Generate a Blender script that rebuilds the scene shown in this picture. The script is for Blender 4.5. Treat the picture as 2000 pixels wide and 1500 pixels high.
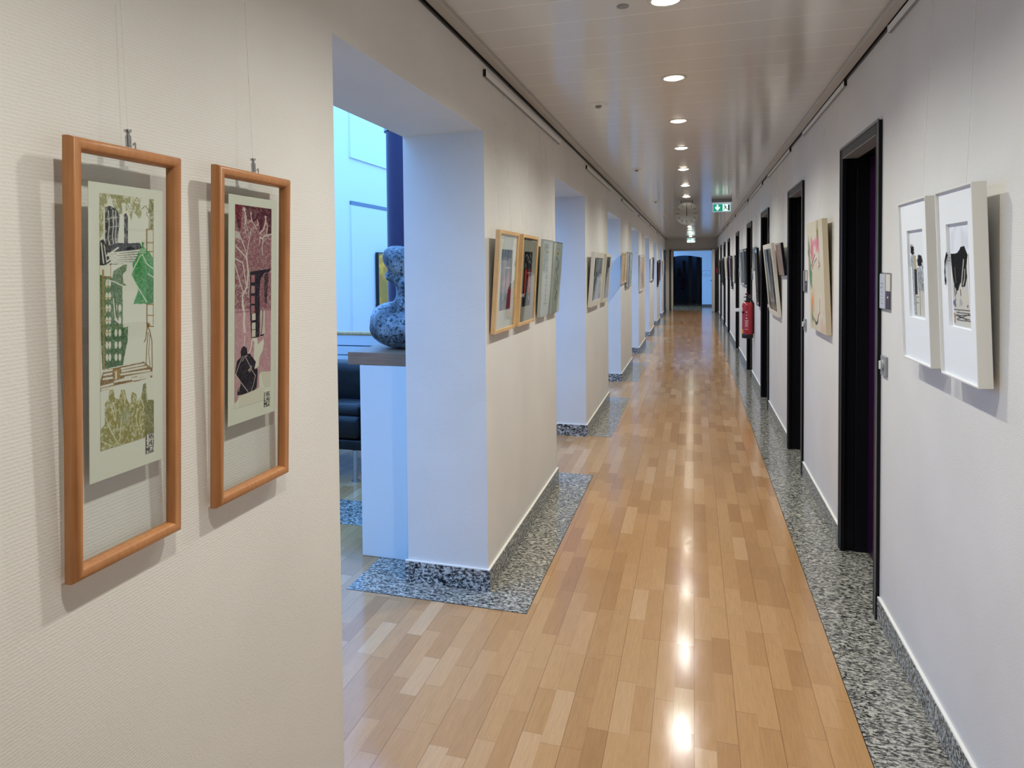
import bpy, bmesh, math, random
import numpy as np
from mathutils import Vector, Matrix
random.seed(7)
for o in list(bpy.data.objects): bpy.data.objects.remove(o)
S = bpy.context.scene
COL = S.collection

# ------------------------------------------------------------------ camera, sky, exposure
cam_d = bpy.data.cameras.new('camera')
cam = bpy.data.objects.new('camera', cam_d); COL.objects.link(cam)
cr, cu, cw = (0.95227571, 0.30503778, -0.0110872), (0.00104363, 0.03306902, 0.99945253), (-0.30523742, 0.95176593, -0.03117248)
cam.matrix_world = Matrix(((cr[0], cu[0], -cw[0], 0), (cr[1], cu[1], -cw[1], 0), (cr[2], cu[2], -cw[2], 1.5), (0, 0, 0, 1)))
cam_d.sensor_width = 36; cam_d.lens = 25.2
cam_d.shift_x = 0.0468; cam_d.shift_y = -0.0904
cam_d.clip_start = 0.02; cam_d.clip_end = 200
S.camera = cam
S.view_settings.view_transform = 'Standard'; S.view_settings.look = 'None'
S.view_settings.gamma = 1; S.view_settings.use_curve_mapping = False
S.view_settings.exposure = 0.14
W = bpy.data.worlds.new('sky'); S.world = W; W.use_nodes = True
bg = W.node_tree.nodes['Background']
bg.inputs[0].default_value = (0.165, 0.425, 1.0, 1); bg.inputs[1].default_value = 4.4
LAMP_COL = (0.98, 0.985, 0.90); LAMP_W = 11.0; LENS_EMIT = 20.0

# ------------------------------------------------------------------ main dimensions (metres)
XL, XR, HC = -0.913, 0.744, 2.47        # corridor walls and ceiling
LB = -1.312                             # lobby side of the pillars
YE = 25.5                               # end wall
OPEN = [(1.725 + 3.2*k, 3.165 + 3.2*k) for k in range(7)]
HO = 2.13
DOORS = [3.37, 5.565, 8.02, 10.30, 13.17, 16.46, 18.72, 21.18, 23.74]
DW, DH = 0.815, 2.10
LAMPS = [0.48, 1.62, 2.74, 3.87, 5.01, 6.16, 7.5, 9.0, 10.44, 11.9, 13.3, 14.7, 16.0, 17.06, 18.38, 19.51, 21.1, 22.6, 24.1]

# ------------------------------------------------------------------ helpers
def link(name, me, mat=None, parent=None, loc=None, kind=None):
    o = bpy.data.objects.new(name, me); COL.objects.link(o)
    if mat is not None and me is not None:
        for m in (mat if isinstance(mat, (list, tuple)) else [mat]): me.materials.append(m)
    if parent is not None: o.parent = parent
    if loc is not None: o.location = loc
    if kind: o['kind'] = kind
    return o
def tag(o, label, cat, group=None):
    o['label'] = label; o['category'] = cat
    if group: o['group'] = group
    return o
def empty(name, loc=(0, 0, 0), rot=(0, 0, 0), label=None, cat=None, group=None, kind=None):
    o = bpy.data.objects.new(name, None); COL.objects.link(o)
    o.location = loc; o.rotation_euler = rot; o.empty_display_size = 0.05
    if label: tag(o, label, cat, group)
    if kind: o['kind'] = kind
    return o
class MB:
    def __init__(s): s.v = []; s.f = []; s.m = []
    def box(s, x0, x1, y0, y1, z0, z1, mi=0):
        n = len(s.v)
        s.v += [(x0,y0,z0),(x1,y0,z0),(x1,y1,z0),(x0,y1,z0),(x0,y0,z1),(x1,y0,z1),(x1,y1,z1),(x0,y1,z1)]
        for f in ((0,3,2,1),(4,5,6,7),(0,1,5,4),(1,2,6,5),(2,3,7,6),(3,0,4,7)): s.f.append([n+i for i in f]); s.m.append(mi)
        return s
    def poly(s, pts, mi=0):
        n = len(s.v); s.v += [tuple(p) for p in pts]; s.f.append(list(range(n, n+len(pts)))); s.m.append(mi); return s
    def prism(s, pts, a, b, axis='y', mi=0):
        # pts in the plane normal to axis, extruded a..b
        n = len(s.v); k = len(pts)
        for t in (a, b):
            for p, q in pts:
                s.v.append({'y': (p, t, q), 'x': (t, p, q), 'z': (p, q, t)}[axis])
        s.f.append([n+i for i in range(k)]); s.m.append(mi); s.f.append([n+k+i for i in reversed(range(k))]); s.m.append(mi)
        for i in range(k):
            j = (i+1) % k; s.f.append([n+i, n+k+i, n+k+j, n+j]); s.m.append(mi)
        return s
    def cyl(s, p0, p1, r0, r1=None, n=16, mi=0, caps=True):
        if r1 is None: r1 = r0
        p0, p1 = Vector(p0), Vector(p1); d = (p1-p0).normalized()
        a = d.orthogonal().normalized(); b = d.cross(a); k = len(s.v)
        for p, r in ((p0, r0), (p1, r1)):
            for i in range(n):
                t = 2*math.pi*i/n; s.v.append(tuple(p + (a*math.cos(t)+b*math.sin(t))*r))
        for i in range(n):
            j = (i+1) % n; s.f.append([k+i, k+j, k+n+j, k+n+i]); s.m.append(mi)
        if caps:
            s.f.append([k+i for i in reversed(range(n))]); s.m.append(mi); s.f.append([k+n+i for i in range(n)]); s.m.append(mi)
        return s
    def lathe(s, prof, c=(0, 0, 0), n=32, mi=0):
        k = len(s.v)
        for r, z in prof:
            for i in range(n):
                t = 2*math.pi*i/n; s.v.append((c[0]+r*math.cos(t), c[1]+r*math.sin(t), c[2]+z))
        for a in range(len(prof)-1):
            for i in range(n):
                j = (i+1) % n; s.f.append([k+a*n+i, k+a*n+j, k+(a+1)*n+j, k+(a+1)*n+i]); s.m.append(mi)
        return s
    def tube(s, pts, r, n=8, mi=0):
        for a, b in zip(pts[:-1], pts[1:]): s.cyl(a, b, r, n=n, mi=mi)
        return s
    def mesh(s, name, smooth=False, recalc=True):
        me = bpy.data.meshes.new(name); me.from_pydata(s.v, [], s.f)
        me.polygons.foreach_set('material_index', s.m)
        if recalc:
            bm = bmesh.new(); bm.from_mesh(me); bmesh.ops.recalc_face_normals(bm, faces=bm.faces[:]); bm.to_mesh(me); bm.free()
        if smooth: me.polygons.foreach_set('use_smooth', [True]*len(me.polygons))
        me.update(); return me
    def build(s, name, mat, parent=None, kind=None, smooth=False, bevel=0, angle=None):
        o = link(name, s.mesh(name, smooth), mat, parent, kind=kind)
        if bevel:
            b = o.modifiers.new('bevel', 'BEVEL'); b.width = bevel; b.segments = 2; b.limit_method = 'ANGLE'; b.angle_limit = math.radians(40)
        if smooth and angle is not False:
            e = o.modifiers.new('edges', 'EDGE_SPLIT'); e.split_angle = math.radians(angle or 35)
        return o

def lin(c): 
    return tuple((v/12.92 if v <= 0.04045 else ((v+0.055)/1.055)**2.4) for v in c)
def hexc(h):
    h = h.lstrip('#'); return lin([int(h[i:i+2], 16)/255 for i in (0, 2, 4)]) + (1,)
def mat(name, col, rough=0.5, metal=0.0, spec=0.5, emit=0, coat=0, trans=0, emitcol=None):
    m = bpy.data.materials.new(name); m.use_nodes = True
    b = m.node_tree.nodes['Principled BSDF']
    c = hexc(col) if isinstance(col, str) else tuple(col)+(1,)
    b.inputs['Base Color'].default_value = c; b.inputs['Roughness'].default_value = rough
    b.inputs['Metallic'].default_value = metal; b.inputs['Specular IOR Level'].default_value = spec
    b.inputs['Coat Weight'].default_value = coat; b.inputs['Coat Roughness'].default_value = 0.08
    b.inputs['Transmission Weight'].default_value = trans
    if emit:
        b.inputs['Emission Color'].default_value = hexc(emitcol) if emitcol else c; b.inputs['Emission Strength'].default_value = emit
    return m
class NT:
    def __init__(s, m): s.t = m.node_tree; s.n = s.t.nodes; s.l = s.t.links; s.b = s.n['Principled BSDF']
    def node(s, typ, **kw):
        n = s.n.new(typ)
        for k, v in kw.items():
            if k.startswith('i_'): n.inputs[int(k[2:])].default_value = v
            else: setattr(n, k, v)
        return n
    def math(s, op, a, b=None, c=None):
        n = s.n.new('ShaderNodeMath'); n.operation = op
        for i, v in enumerate((a, b, c)):
            if v is None: continue
            if hasattr(v, 'is_linked') or isinstance(v, bpy.types.NodeSocket): s.l.new(v, n.inputs[i])
            else: n.inputs[i].default_value = v
        return n.outputs[0]
    def link(s, a, b): s.l.new(a, b)
    def ramp(s, fac, stops, interp='LINEAR'):
        r = s.n.new('ShaderNodeValToRGB'); r.color_ramp.interpolation = interp
        e = r.color_ramp.elements
        while len(e) < len(stops): e.new(0.5)
        for el, (p, c) in zip(e, stops): el.position = p; el.color = hexc(c) if isinstance(c, str) else (c, c, c, 1)
        s.l.new(fac, r.inputs[0]); return r.outputs[0]
    def bump(s, h, strength, dist):
        b = s.n.new('ShaderNodeBump'); b.inputs['Strength'].default_value = strength; b.inputs['Distance'].default_value = dist
        s.l.new(h, b.inputs['Height']); s.l.new(b.outputs[0], s.b.inputs['Normal']); return b
    def noise(s, vec, scale, detail=3, rough=0.5):
        n = s.n.new('ShaderNodeTexNoise'); n.inputs['Scale'].default_value = scale; n.inputs['Detail'].default_value = detail; n.inputs['Roughness'].default_value = rough
        if vec is not None: s.l.new(vec, n.inputs['Vector'])
        return n
    def pos(s): return s.n.new('ShaderNodeNewGeometry').outputs['Position']
    def obj(s): return s.n.new('ShaderNodeTexCoord').outputs['Object']
    def xyz(s, v):
        n = s.n.new('ShaderNodeSeparateXYZ'); s.l.new(v, n.inputs[0]); return n.outputs
    def comb(s, x, y, z):
        n = s.n.new('ShaderNodeCombineXYZ')
        for i, v in enumerate((x, y, z)):
            if isinstance(v, (int, float)): n.inputs[i].default_value = v
            else: s.l.new(v, n.inputs[i])
        return n.outputs[0]
    def mix(s, fac, a, b, typ='MIX'):
        n = s.n.new('ShaderNodeMix'); n.data_type = 'RGBA'; n.blend_type = typ
        for sock, v in ((n.inputs[0], fac), (n.inputs[6], a), (n.inputs[7], b)):
            if isinstance(v, (int, float)): sock.default_value = v
            elif isinstance(v, (tuple, list)): sock.default_value = v
            elif isinstance(v, str): sock.default_value = hexc(v)
            else: s.l.new(v, sock)
        return n.outputs[2]

# ------------------------------------------------------------------ materials
def wallpaper():
    m = mat('woven_wallpaper', '#e2dfda', 0.62, spec=0.35); t = NT(m); p = t.pos(); x, y, z = t.xyz(p)
    wob = t.noise(p, 3.0, 2); zz = t.math('ADD', z, t.math('MULTIPLY', wob.outputs[0], 0.004))
    rows = t.math('SINE', t.math('MULTIPLY', zz, 2*math.pi/0.0058))
    h = t.comb(t.math('MULTIPLY', x, 190), t.math('MULTIPLY', y, 190), t.math('MULTIPLY', zz, 330))
    n = t.noise(h, 1.0, 2)
    big = t.noise(p, 2.5, 2)
    hh = t.math('ADD', t.math('MULTIPLY', rows, 0.22), t.math('MULTIPLY', n.outputs[0], 1.5))
    t.bump(hh, 0.36, 0.0009)
    c = t.ramp(big.outputs[0], [(0.3, '#dedbd6'), (0.7, '#e5e2dd')])
    t.link(c, t.b.inputs['Base Color']); return m
M_wall = wallpaper()
def parquet():
    m = mat('strip_parquet', '#c99b6c', 0.2, spec=0.5); t = NT(m); p = t.pos(); x, y, z = t.xyz(p)
    sw = 0.0665
    xi = t.math('DIVIDE', x, sw); row = t.math('FLOOR', xi); fx = t.math('FRACT', xi)
    wn = t.node('ShaderNodeTexWhiteNoise', noise_dimensions='1D'); t.link(row, wn.inputs['W'])
    yo = t.math('ADD', t.math('DIVIDE', y, 0.34), t.math('MULTIPLY', wn.outputs[0], 7.3))
    # uneven block lengths
    warp = t.math('MULTIPLY', t.math('SINE', t.math('ADD', t.math('MULTIPLY', yo, 1.7), t.math('MULTIPLY', row, 2.1))), 0.22)
    yw = t.math('ADD', yo, warp); cell = t.math('FLOOR', yw); fy = t.math('FRACT', yw)
    w2 = t.node('ShaderNodeTexWhiteNoise', noise_dimensions='2D'); t.link(t.comb(row, cell, 0), w2.inputs['Vector'])
    tone = t.ramp(w2.outputs['Value'], [(0.0, '#a97c50'), (0.15, '#b28558'), (0.5, '#ba8d5e'), (0.85, '#c09465'), (1.0, '#caa277')])
    gv = t.comb(t.math('MULTIPLY', x, 60), t.math('ADD', t.math('MULTIPLY', y, 4), t.math('MULTIPLY', w2.outputs['Value'], 50)), 0)
    g = t.noise(gv, 2.2, 5, 0.6)
    gc = t.ramp(g.outputs[0], [(0.3, 0.90), (0.7, 1.06)])
    c = t.mix(1.0, tone, gc, 'MULTIPLY')
    pores = t.noise(t.comb(t.math('MULTIPLY', x, 420), t.math('MULTIPLY', y, 60), 0), 1.0, 2)
    pc = t.ramp(pores.outputs[0], [(0.28, 0.86), (0.4, 1.0)])
    c = t.mix(1.0, c, pc, 'MULTIPLY')
    # seams: strong every second strip, faint between and at block ends
    x2 = t.math('FRACT', t.math('DIVIDE', x, sw*2))
    d2 = t.math('MULTIPLY', t.math('MINIMUM', x2, t.math('SUBTRACT', 1, x2)), sw*2)
    s2 = t.math('LESS_THAN', d2, 0.0011)
    d1 = t.math('MULTIPLY', t.math('MINIMUM', fx, t.math('SUBTRACT', 1, fx)), sw)
    s1 = t.math('LESS_THAN', d1, 0.0005)
    dy = t.math('MULTIPLY', t.math('MINIMUM', fy, t.math('SUBTRACT', 1, fy)), 0.34)
    sy = t.math('LESS_THAN', dy, 0.0012)
    seam = t.math('MAXIMUM', t.math('MULTIPLY', s2, 0.55), t.math('MAXIMUM', t.math('MULTIPLY', s1, 0.25), t.math('MULTIPLY', sy, 0.3)))
    c = t.mix(seam, c, '#5a3a20')
    t.link(c, t.b.inputs['Base Color'])
    wav = t.noise(t.comb(t.math('MULTIPLY', x, 5), t.math('MULTIPLY', y, 2.2), 0), 1.0, 2)
    fine = t.noise(t.comb(t.math('MULTIPLY', x, 40), t.math('MULTIPLY', y, 14), 0), 1.0, 3)
    h = t.math('ADD', t.math('MULTIPLY', wav.outputs[0], 1.0), t.math('ADD', t.math('MULTIPLY', fine.outputs[0], 0.28), t.math('MULTIPLY', seam, -0.12)))
    t.bump(h, 0.5, 0.0009)
    rr = t.ramp(fine.outputs[0], [(0.3, 0.11), (0.7, 0.17)])
    t.link(rr, t.b.inputs['Roughness'])
    return m
M_floor = parquet()
def granite(name, dark=False, joint=True):
    m = mat(name, '#8f8f8a', 0.14, spec=0.5); t = NT(m); p = t.pos(); x, y, z = t.xyz(p)
    s = 100 if not dark else 92
    d = t.noise(p, 25, 2)
    v = t.comb(t.math('MULTIPLY', x, s*0.62), t.math('MULTIPLY', y, s*1.15), t.math('MULTIPLY', z, s))
    vv = t.node('ShaderNodeVectorMath', operation='ADD'); t.link(v, vv.inputs[0])
    sc = t.node('ShaderNodeVectorMath', operation='SCALE'); t.link(d.outputs['Color'], sc.inputs[0]); sc.inputs['Scale'].default_value = 3.0
    t.link(sc.outputs[0], vv.inputs[1])
    n = t.noise(vv.outputs[0], 1.0, 4, 0.68)
    n2 = t.noise(vv.outputs[0], 0.6, 2, 0.5)
    f = t.math('ADD', t.math('MULTIPLY', n.outputs[0], 0.8), t.math('MULTIPLY', n2.outputs[0], 0.2))
    if dark: st = [(0.41, '#08090b'), (0.46, '#3a3b3d'), (0.51, '#8f908e'), (0.60, '#d2d1cb')]
    else: st = [(0.40, '#1a1a1d'), (0.455, '#52514c'), (0.51, '#908d84'), (0.60, '#cbc6b8')]
    c = t.ramp(f, st)
    if joint:
        jy = t.math('FRACT', t.math('DIVIDE', t.math('ADD', y, 0.51), 0.93))
        j = t.math('LESS_THAN', jy, 0.0022)
        c = t.mix(t.math('MULTIPLY', j, 0.7), c, '#2c2b29')
    t.link(c, t.b.inputs['Base Color']); return m
M_gran = granite('polished_granite'); M_base = granite('granite_skirting', True, False)
def ceiling_mat():
    m = mat('metal_ceiling_slats', '#c9c5bd', 0.15, spec=0.5); t = NT(m); p = t.pos(); x, y, z = t.xyz(p)
    q = t.math('DIVIDE', t.math('SUBTRACT', y, 0.055), 0.2335); f = t.math('FRACT', q); i = t.math('FLOOR', q)
    d = t.math('MULTIPLY', t.math('MINIMUM', f, t.math('SUBTRACT', 1, f)), 0.2335)
    line = t.math('LESS_THAN', d, 0.0026)
    c = t.mix(line, '#dcdad6', '#f6f4f0'); t.link(c, t.b.inputs['Base Color'])
    wn = t.node('ShaderNodeTexWhiteNoise', noise_dimensions='1D'); t.link(i, wn.inputs['W'])
    prof = t.math('POWER', t.math('ABSOLUTE', t.math('SUBTRACT', t.math('MULTIPLY', f, 2), 1)), 10)
    tilt = t.math('MULTIPLY', t.math('SUBTRACT', wn.outputs[0], 0.5), t.math('MULTIPLY', f, 0.5))
    wv = t.noise(t.comb(t.math('MULTIPLY', x, 2.2), t.math('MULTIPLY', y, 1.1), 0), 1.0, 1)
    t.bump(t.math('ADD', t.math('ADD', prof, tilt), t.math('MULTIPLY', wv.outputs[0], 0.6)), 0.4, 0.0011)
    return m
M_ceil = ceiling_mat()
def wood(name, c1, c2, rough=0.35, sc=1.0, axis='z'):
    m = mat(name, c1, rough, spec=0.4); t = NT(m); x, y, z = t.xyz(t.obj())
    k = {'x': (3, 60, 60), 'y': (60, 3, 60), 'z': (60, 60, 3)}[axis]
    v = t.comb(t.math('MULTIPLY', x, k[0]*sc), t.math('MULTIPLY', y, k[1]*sc), t.math('MULTIPLY', z, k[2]*sc))
    n = t.noise(v, 1.6, 5, 0.6); c = t.ramp(n.outputs[0], [(0.3, c1), (0.7, c2)])
    big = t.noise(t.obj(), 14, 2); cc = t.ramp(big.outputs[0], [(0.3, 0.9), (0.7, 1.07)])
    t.link(t.mix(1.0, c, cc, 'MULTIPLY'), t.b.inputs['Base Color']); t.bump(n.outputs[0], 0.15, 0.0004); return m
M_beech = wood('oiled_beech', '#a97148', '#bd8454', 0.38)
M_pine = wood('pale_pine', '#d3a873', '#dfbb8a', 0.45)
M_oaktop = wood('walnut_top', '#8a6a55', '#9c7b62', 0.35, axis='x')
M_white = mat('white_lacquer', '#e4e3df', 0.4)
M_whitemat = mat('white_mount_board', '#eceef0', 0.8, spec=0.2)
M_cream = mat('cream_lacquer', '#d9d3c4', 0.45)
M_paper = mat('cotton_paper', '#dadacd', 0.9, spec=0.15)
M_black = mat('black_paint', '#101114', 0.3)
M_frame_dark = mat('anthracite_door_frame', '#101116', 0.4, spec=0.2)
M_leaf = mat('dark_door_leaf', '#1b1020', 0.28)
M_purple = mat('purple_door_edge', '#2e0c38', 0.35)
M_steel = mat('brushed_steel', '#b9bbbd', 0.28, metal=1)
M_alu = mat('white_aluminium', '#f0f0ee', 0.4)
M_trim = mat('ceiling_trim', '#b9b5ae', 0.4)
M_line = mat('acrylic_caulk', '#eeeae2', 0.6)
M_nylon = mat('clear_nylon', '#e4e2dc', 0.10, spec=1.0)
M_nylon.node_tree.nodes['Principled BSDF'].inputs['Alpha'].default_value = 0.4
M_cable = mat('grey_cable', '#77736c', 0.5)
M_red = mat('red_enamel', '#a81222', 0.3, coat=0.5)
M_greysw = mat('grey_plastic', '#8e9092', 0.4)
M_slate = mat('slate_card', '#77797b', 0.8)
M_glow = mat('lamp_lens', '#fff4e2', 0.4, emit=LENS_EMIT, emitcol='#fff3e0')
M_leather = mat('black_leather', '#07080c', 0.38, spec=0.35)
t = NT(M_leather); n = t.noise(t.obj(), 14, 4); t.bump(n.outputs[0], 0.5, 0.01)
M_column = mat('violet_column_paint', '#2e2248', 0.3)
M_lobby = mat('white_plaster', '#e2e4e4', 0.75, spec=0.25)
t = NT(M_lobby); n = t.noise(t.pos(), 60, 3); t.bump(n.outputs[0], 0.2, 0.001)
M_grey_end = mat('grey_plaster', '#dad6ce', 0.7)
M_dark = mat('dark_plaster', '#8b93a3', 0.8)
def glassy(name, tint=(0.93, 0.955, 0.94), refl=0.9):
    m = bpy.data.materials.new(name); m.use_nodes = True; nt = m.node_tree; nt.nodes.clear()
    o = nt.nodes.new('ShaderNodeOutputMaterial'); mx = nt.nodes.new('ShaderNodeMixShader')
    tr = nt.nodes.new('ShaderNodeBsdfTransparent'); tr.inputs[0].default_value = tint+(1,)
    gl = nt.nodes.new('ShaderNodeBsdfGlossy'); gl.inputs['Roughness'].default_value = 0.02
    gl.inputs['Color'].default_value = (refl, refl, refl, 1)
    ge = nt.nodes.new('ShaderNodeNewGeometry'); dt = nt.nodes.new('ShaderNodeVectorMath'); dt.operation = 'DOT_PRODUCT'
    nt.links.new(ge.outputs['Normal'], dt.inputs[0]); nt.links.new(ge.outputs['Incoming'], dt.inputs[1])
    ab = nt.nodes.new('ShaderNodeMath'); ab.operation = 'ABSOLUTE'; nt.links.new(dt.outputs['Value'], ab.inputs[0])
    sb = nt.nodes.new('ShaderNodeMath'); sb.operation = 'SUBTRACT'; sb.inputs[0].default_value = 1; nt.links.new(ab.outputs[0], sb.inputs[1])
    pw = nt.nodes.new('ShaderNodeMath'); pw.operation = 'POWER'; pw.inputs[1].default_value = 5; nt.links.new(sb.outputs[0], pw.inputs[0])
    fr = nt.nodes.new('ShaderNodeMath'); fr.operation = 'MULTIPLY_ADD'; fr.inputs[1].default_value = 0.93; fr.inputs[2].default_value = 0.07; nt.links.new(pw.outputs[0], fr.inputs[0])
    nt.links.new(fr.outputs[0], mx.inputs[0]); nt.links.new(tr.outputs[0], mx.inputs[1]); nt.links.new(gl.outputs[0], mx.inputs[2])
    nt.links.new(mx.outputs[0], o.inputs[0]); return m
M_glass = glassy('thin_glass', (0.89, 0.915, 0.90))
M_acryl = glassy('thin_acrylic', (0.9, 0.93, 0.92))
M_pig = mat('printed_pigment', '#ffffff', 0.85, spec=0.15)
t = NT(M_pig); a = t.node('ShaderNodeVertexColor'); a.layer_name = 'pigment'; t.link(a.outputs[0], t.b.inputs['Base Color'])
M_paint = mat('oil_paint', '#ffffff', 0.45, spec=0.4)
t = NT(M_paint); a = t.node('ShaderNodeVertexColor'); a.layer_name = 'pigment'; t.link(a.outputs[0], t.b.inputs['Base Color'])
n = t.noise(t.obj(), 160, 4); t.bump(n.outputs[0], 0.4, 0.0008)

# ------------------------------------------------------------------ artwork rasteriser: pigment laid down on a fine mesh
class Art:
    def __init__(s, w, h, base='#dcdcd0', seed=1):
        s.w, s.h = w, h; s.rng = np.random.RandomState(seed)
        s.U, s.V = np.meshgrid((np.arange(w)+0.5)/w, (np.arange(h)+0.5)/h)
        s.c = np.zeros((h, w, 3)); s.c[:] = s.rgb(base)
    def rgb(s, h):
        if not isinstance(h, str): return np.array(h, float)
        h = h.lstrip('#'); return np.array([int(h[i:i+2], 16)/255 for i in (0, 2, 4)])
    def noise(s, nx, ny):
        g = s.rng.rand(ny+2, nx+2); X = s.U*nx; Y = s.V*ny; i = X.astype(int); j = Y.astype(int); a = X-i; b = Y-j
        a = a*a*(3-2*a); b = b*b*(3-2*b)
        return (g[j, i]*(1-a)+g[j, i+1]*a)*(1-b)+(g[j+1, i]*(1-a)+g[j+1, i+1]*a)*b
    def lay(s, a, col): s.c = s.c*(1-a[..., None]) + s.rgb(col)*a[..., None]
    def inside(s, pts):
        r = np.zeros(s.U.shape, bool); n = len(pts)
        for k in range(n):
            x0, y0 = pts[k]; x1, y1 = pts[(k+1) % n]
            if y0 == y1: continue
            c = ((y0 > s.V) != (y1 > s.V)) & (s.U < (x1-x0)*(s.V-y0)/(y1-y0)+x0); r ^= c
        return r
    def poly(s, pts, col, a=1.0, grain=0, gs=(30, 90)):
        m = s.inside(pts).astype(float)*a
        if grain: m *= np.clip(1-grain*(s.noise(*gs) > 0.55)*s.noise(gs[0]*2, gs[1]*2)*2, 0, 1)
        s.lay(m, col)
    def rect(s, u0, v0, u1, v1, col, a=1.0, grain=0): s.poly([(u0, v0), (u1, v0), (u1, v1), (u0, v1)], col, a, grain)
    def stroke(s, pts, w, col, a=1.0, asp=None, rough=0):
        asp = asp or s.asp; d = np.full(s.U.shape, 9.0)
        for (x0, y0), (x1, y1) in zip(pts[:-1], pts[1:]):
            ax, ay, bx, by = x0, y0*asp, x1, y1*asp; L = (bx-ax)**2+(by-ay)**2+1e-12
            t_ = np.clip(((s.U-ax)*(bx-ax)+(s.V*asp-ay)*(by-ay))/L, 0, 1)
            d = np.minimum(d, np.hypot(s.U-ax-t_*(bx-ax), s.V*asp-ay-t_*(by-ay)))
        wv = w/2*(1+rough*(s.noise(20, 60)-0.5)*2) if rough else w/2
        s.lay(np.clip((wv-d)*s.w+0.5, 0, 1)*a, col)
    def blob(s, u, v, ru, rv, col, a=1.0, soft=0.4, n=0.0):
        d = np.sqrt(((s.U-u)/ru)**2+((s.V-v)/rv)**2)
        if n: d = d+(s.noise(12, 30)-0.5)*n
        s.lay(np.clip((1-d)/soft, 0, 1)*a, col)
    def wash(s, cols, nx, ny, a=1.0, thr=0.5, k=5):
        for c in cols: s.lay(np.clip((s.noise(nx, ny)-thr)*k, 0, 1)*a, c)
    def speckle(s, paper, p=0.14, a=0.75):
        ink = np.abs(s.c-s.rgb(paper)).sum(-1) > 0.25
        m = (s.rng.rand(s.h, s.w) < p*(0.4+1.3*s.noise(6, 20))*np.where(s.c.sum(-1) < 0.75, 0.25, 1)) & ink; s.lay(m*a, paper)
        s.c = np.clip(s.c+(s.rng.rand(s.h, s.w, 1)-0.5)*0.06*ink[..., None], 0, 1)
    def object(s, name, W_, H_, parent, y=0.0, cx=0.0, z0=0.0, mat_=None):
        w, h = s.w, s.h
        X = -W_/2+cx+np.arange(w)*W_/(w-1); Z = z0+H_-np.arange(h)*H_/(h-1)
        XX, ZZ = np.meshgrid(X, Z); v = np.stack([XX, np.full_like(XX, y), ZZ], -1).reshape(-1, 3)
        idx = np.arange(w*h).reshape(h, w)
        f = np.stack([idx[:-1, :-1], idx[1:, :-1], idx[1:, 1:], idx[:-1, 1:]], -1).reshape(-1, 4)
        me = bpy.data.meshes.new(name); me.from_pydata(v.tolist(), [], f.tolist())
        c = s.c; lc = np.where(c <= 0.04045, c/12.92, ((c+0.055)/1.055)**2.4)
        col = np.concatenate([lc, np.ones((h, w, 1))], -1).astype(np.float32).reshape(-1)
        at = me.color_attributes.new('pigment', 'FLOAT_COLOR', 'POINT'); at.data.foreach_set('color', col)
        return link(name, me, mat_ or M_pig, parent)

# ------------------------------------------------------------------ pictures
def ring_mesh(W_, H_, prof):
    """closed moulding round a rectangle; prof = list of (inset from outer edge, depth in front of back)"""
    m = MB(); k = len(prof)
    cor = [(-1, 0), (1, 0), (1, 1), (-1, 1)]
    for sx, sz in cor:
        for u, d in prof:
            m.v.append((sx*(W_/2-u), -d, (H_-u) if sz else u))
    for c in range(4):
        n = (c+1) % 4
        for i in range(k):
            j = (i+1) % k; m.f.append([c*k+i, n*k+i, n*k+j, c*k+j]); m.m.append(0)
    return m
def frame_ring(W_, H_, fw, dep, parent, mt, rounded=False, lip=0.0):
    if rounded:
        prof = [(0, 0), (0, dep*0.35)]
        for i in range(1, 9):
            a = math.pi*i/9; prof.append((fw/2-fw/2*math.cos(a), dep*0.4+dep*0.6*math.sin(a)))
        prof += [(fw, dep*0.35), (fw, 0)]
    else:
        prof = [(0, 0), (0, dep), (fw, dep), (fw, 0)]
    o = ring_mesh(W_, H_, prof).build('frame', mt, parent, smooth=rounded, angle=60)
    if not rounded:
        b = o.modifiers.new('bevel', 'BEVEL'); b.width = min(0.0012, fw/5); b.segments = 2
    return o
def pane(W_, H_, y, parent, mt, inset=0.0, name='glass'):
    m = MB(); w = W_/2-inset
    m.poly([(-w, y, inset), (w, y, inset), (w, y, H_-inset), (-w, y, H_-inset)])
    return link(name, m.mesh(name, recalc=False), mt, parent)
def sheet(name, W_, H_, y, z0, parent, mt, th=0.0012, cx=0.0):
    return MB().box(cx-W_/2, cx+W_/2, y, y+th, z0, z0+H_).build(name, mt, parent)
def hangers(root, H_, xs, tilt, back, rail_z, z0, detail=False, cable=False):
    """nylon line(s) from the gallery rail down to the top of the picture, with its gripper"""
    top = rail_z - z0
    for x in xs:
        # world-vertical line expressed in the tilted local frame
        p0 = Vector((x, -back, H_ - 0.01)); 
        w = Matrix.Rotation(tilt, 4, 'X')
        a = w @ p0; b = Vector((x, 0.008, top)); bl = w.inverted() @ b
        o = MB().cyl(p0, bl, 0.0006, n=6).build('hanging_line', M_nylon, root, smooth=True)
        if detail:
            d = (bl-p0).normalized(); q = p0 + d*0.012
            g = MB(); g.cyl(q, q+d*0.019, 0.0048, n=14); g.cyl(q+d*0.019, q+d*0.025, 0.003, n=12); g.cyl(q+d*0.025, q+d*0.0285, 0.0055, 0.0062, n=12)
            g.tube([q+Vector((0.005, -0.003, 0.004)), q+Vector((0.008, -0.006, 0.009)), q+Vector((0.010, -0.005, -0.003)), q+Vector((0.007, -0.002, -0.012)), p0+Vector((0.004, 0, 0.0))], 0.0013)
            g.build('line_gripper', M_steel, o, smooth=True)
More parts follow.
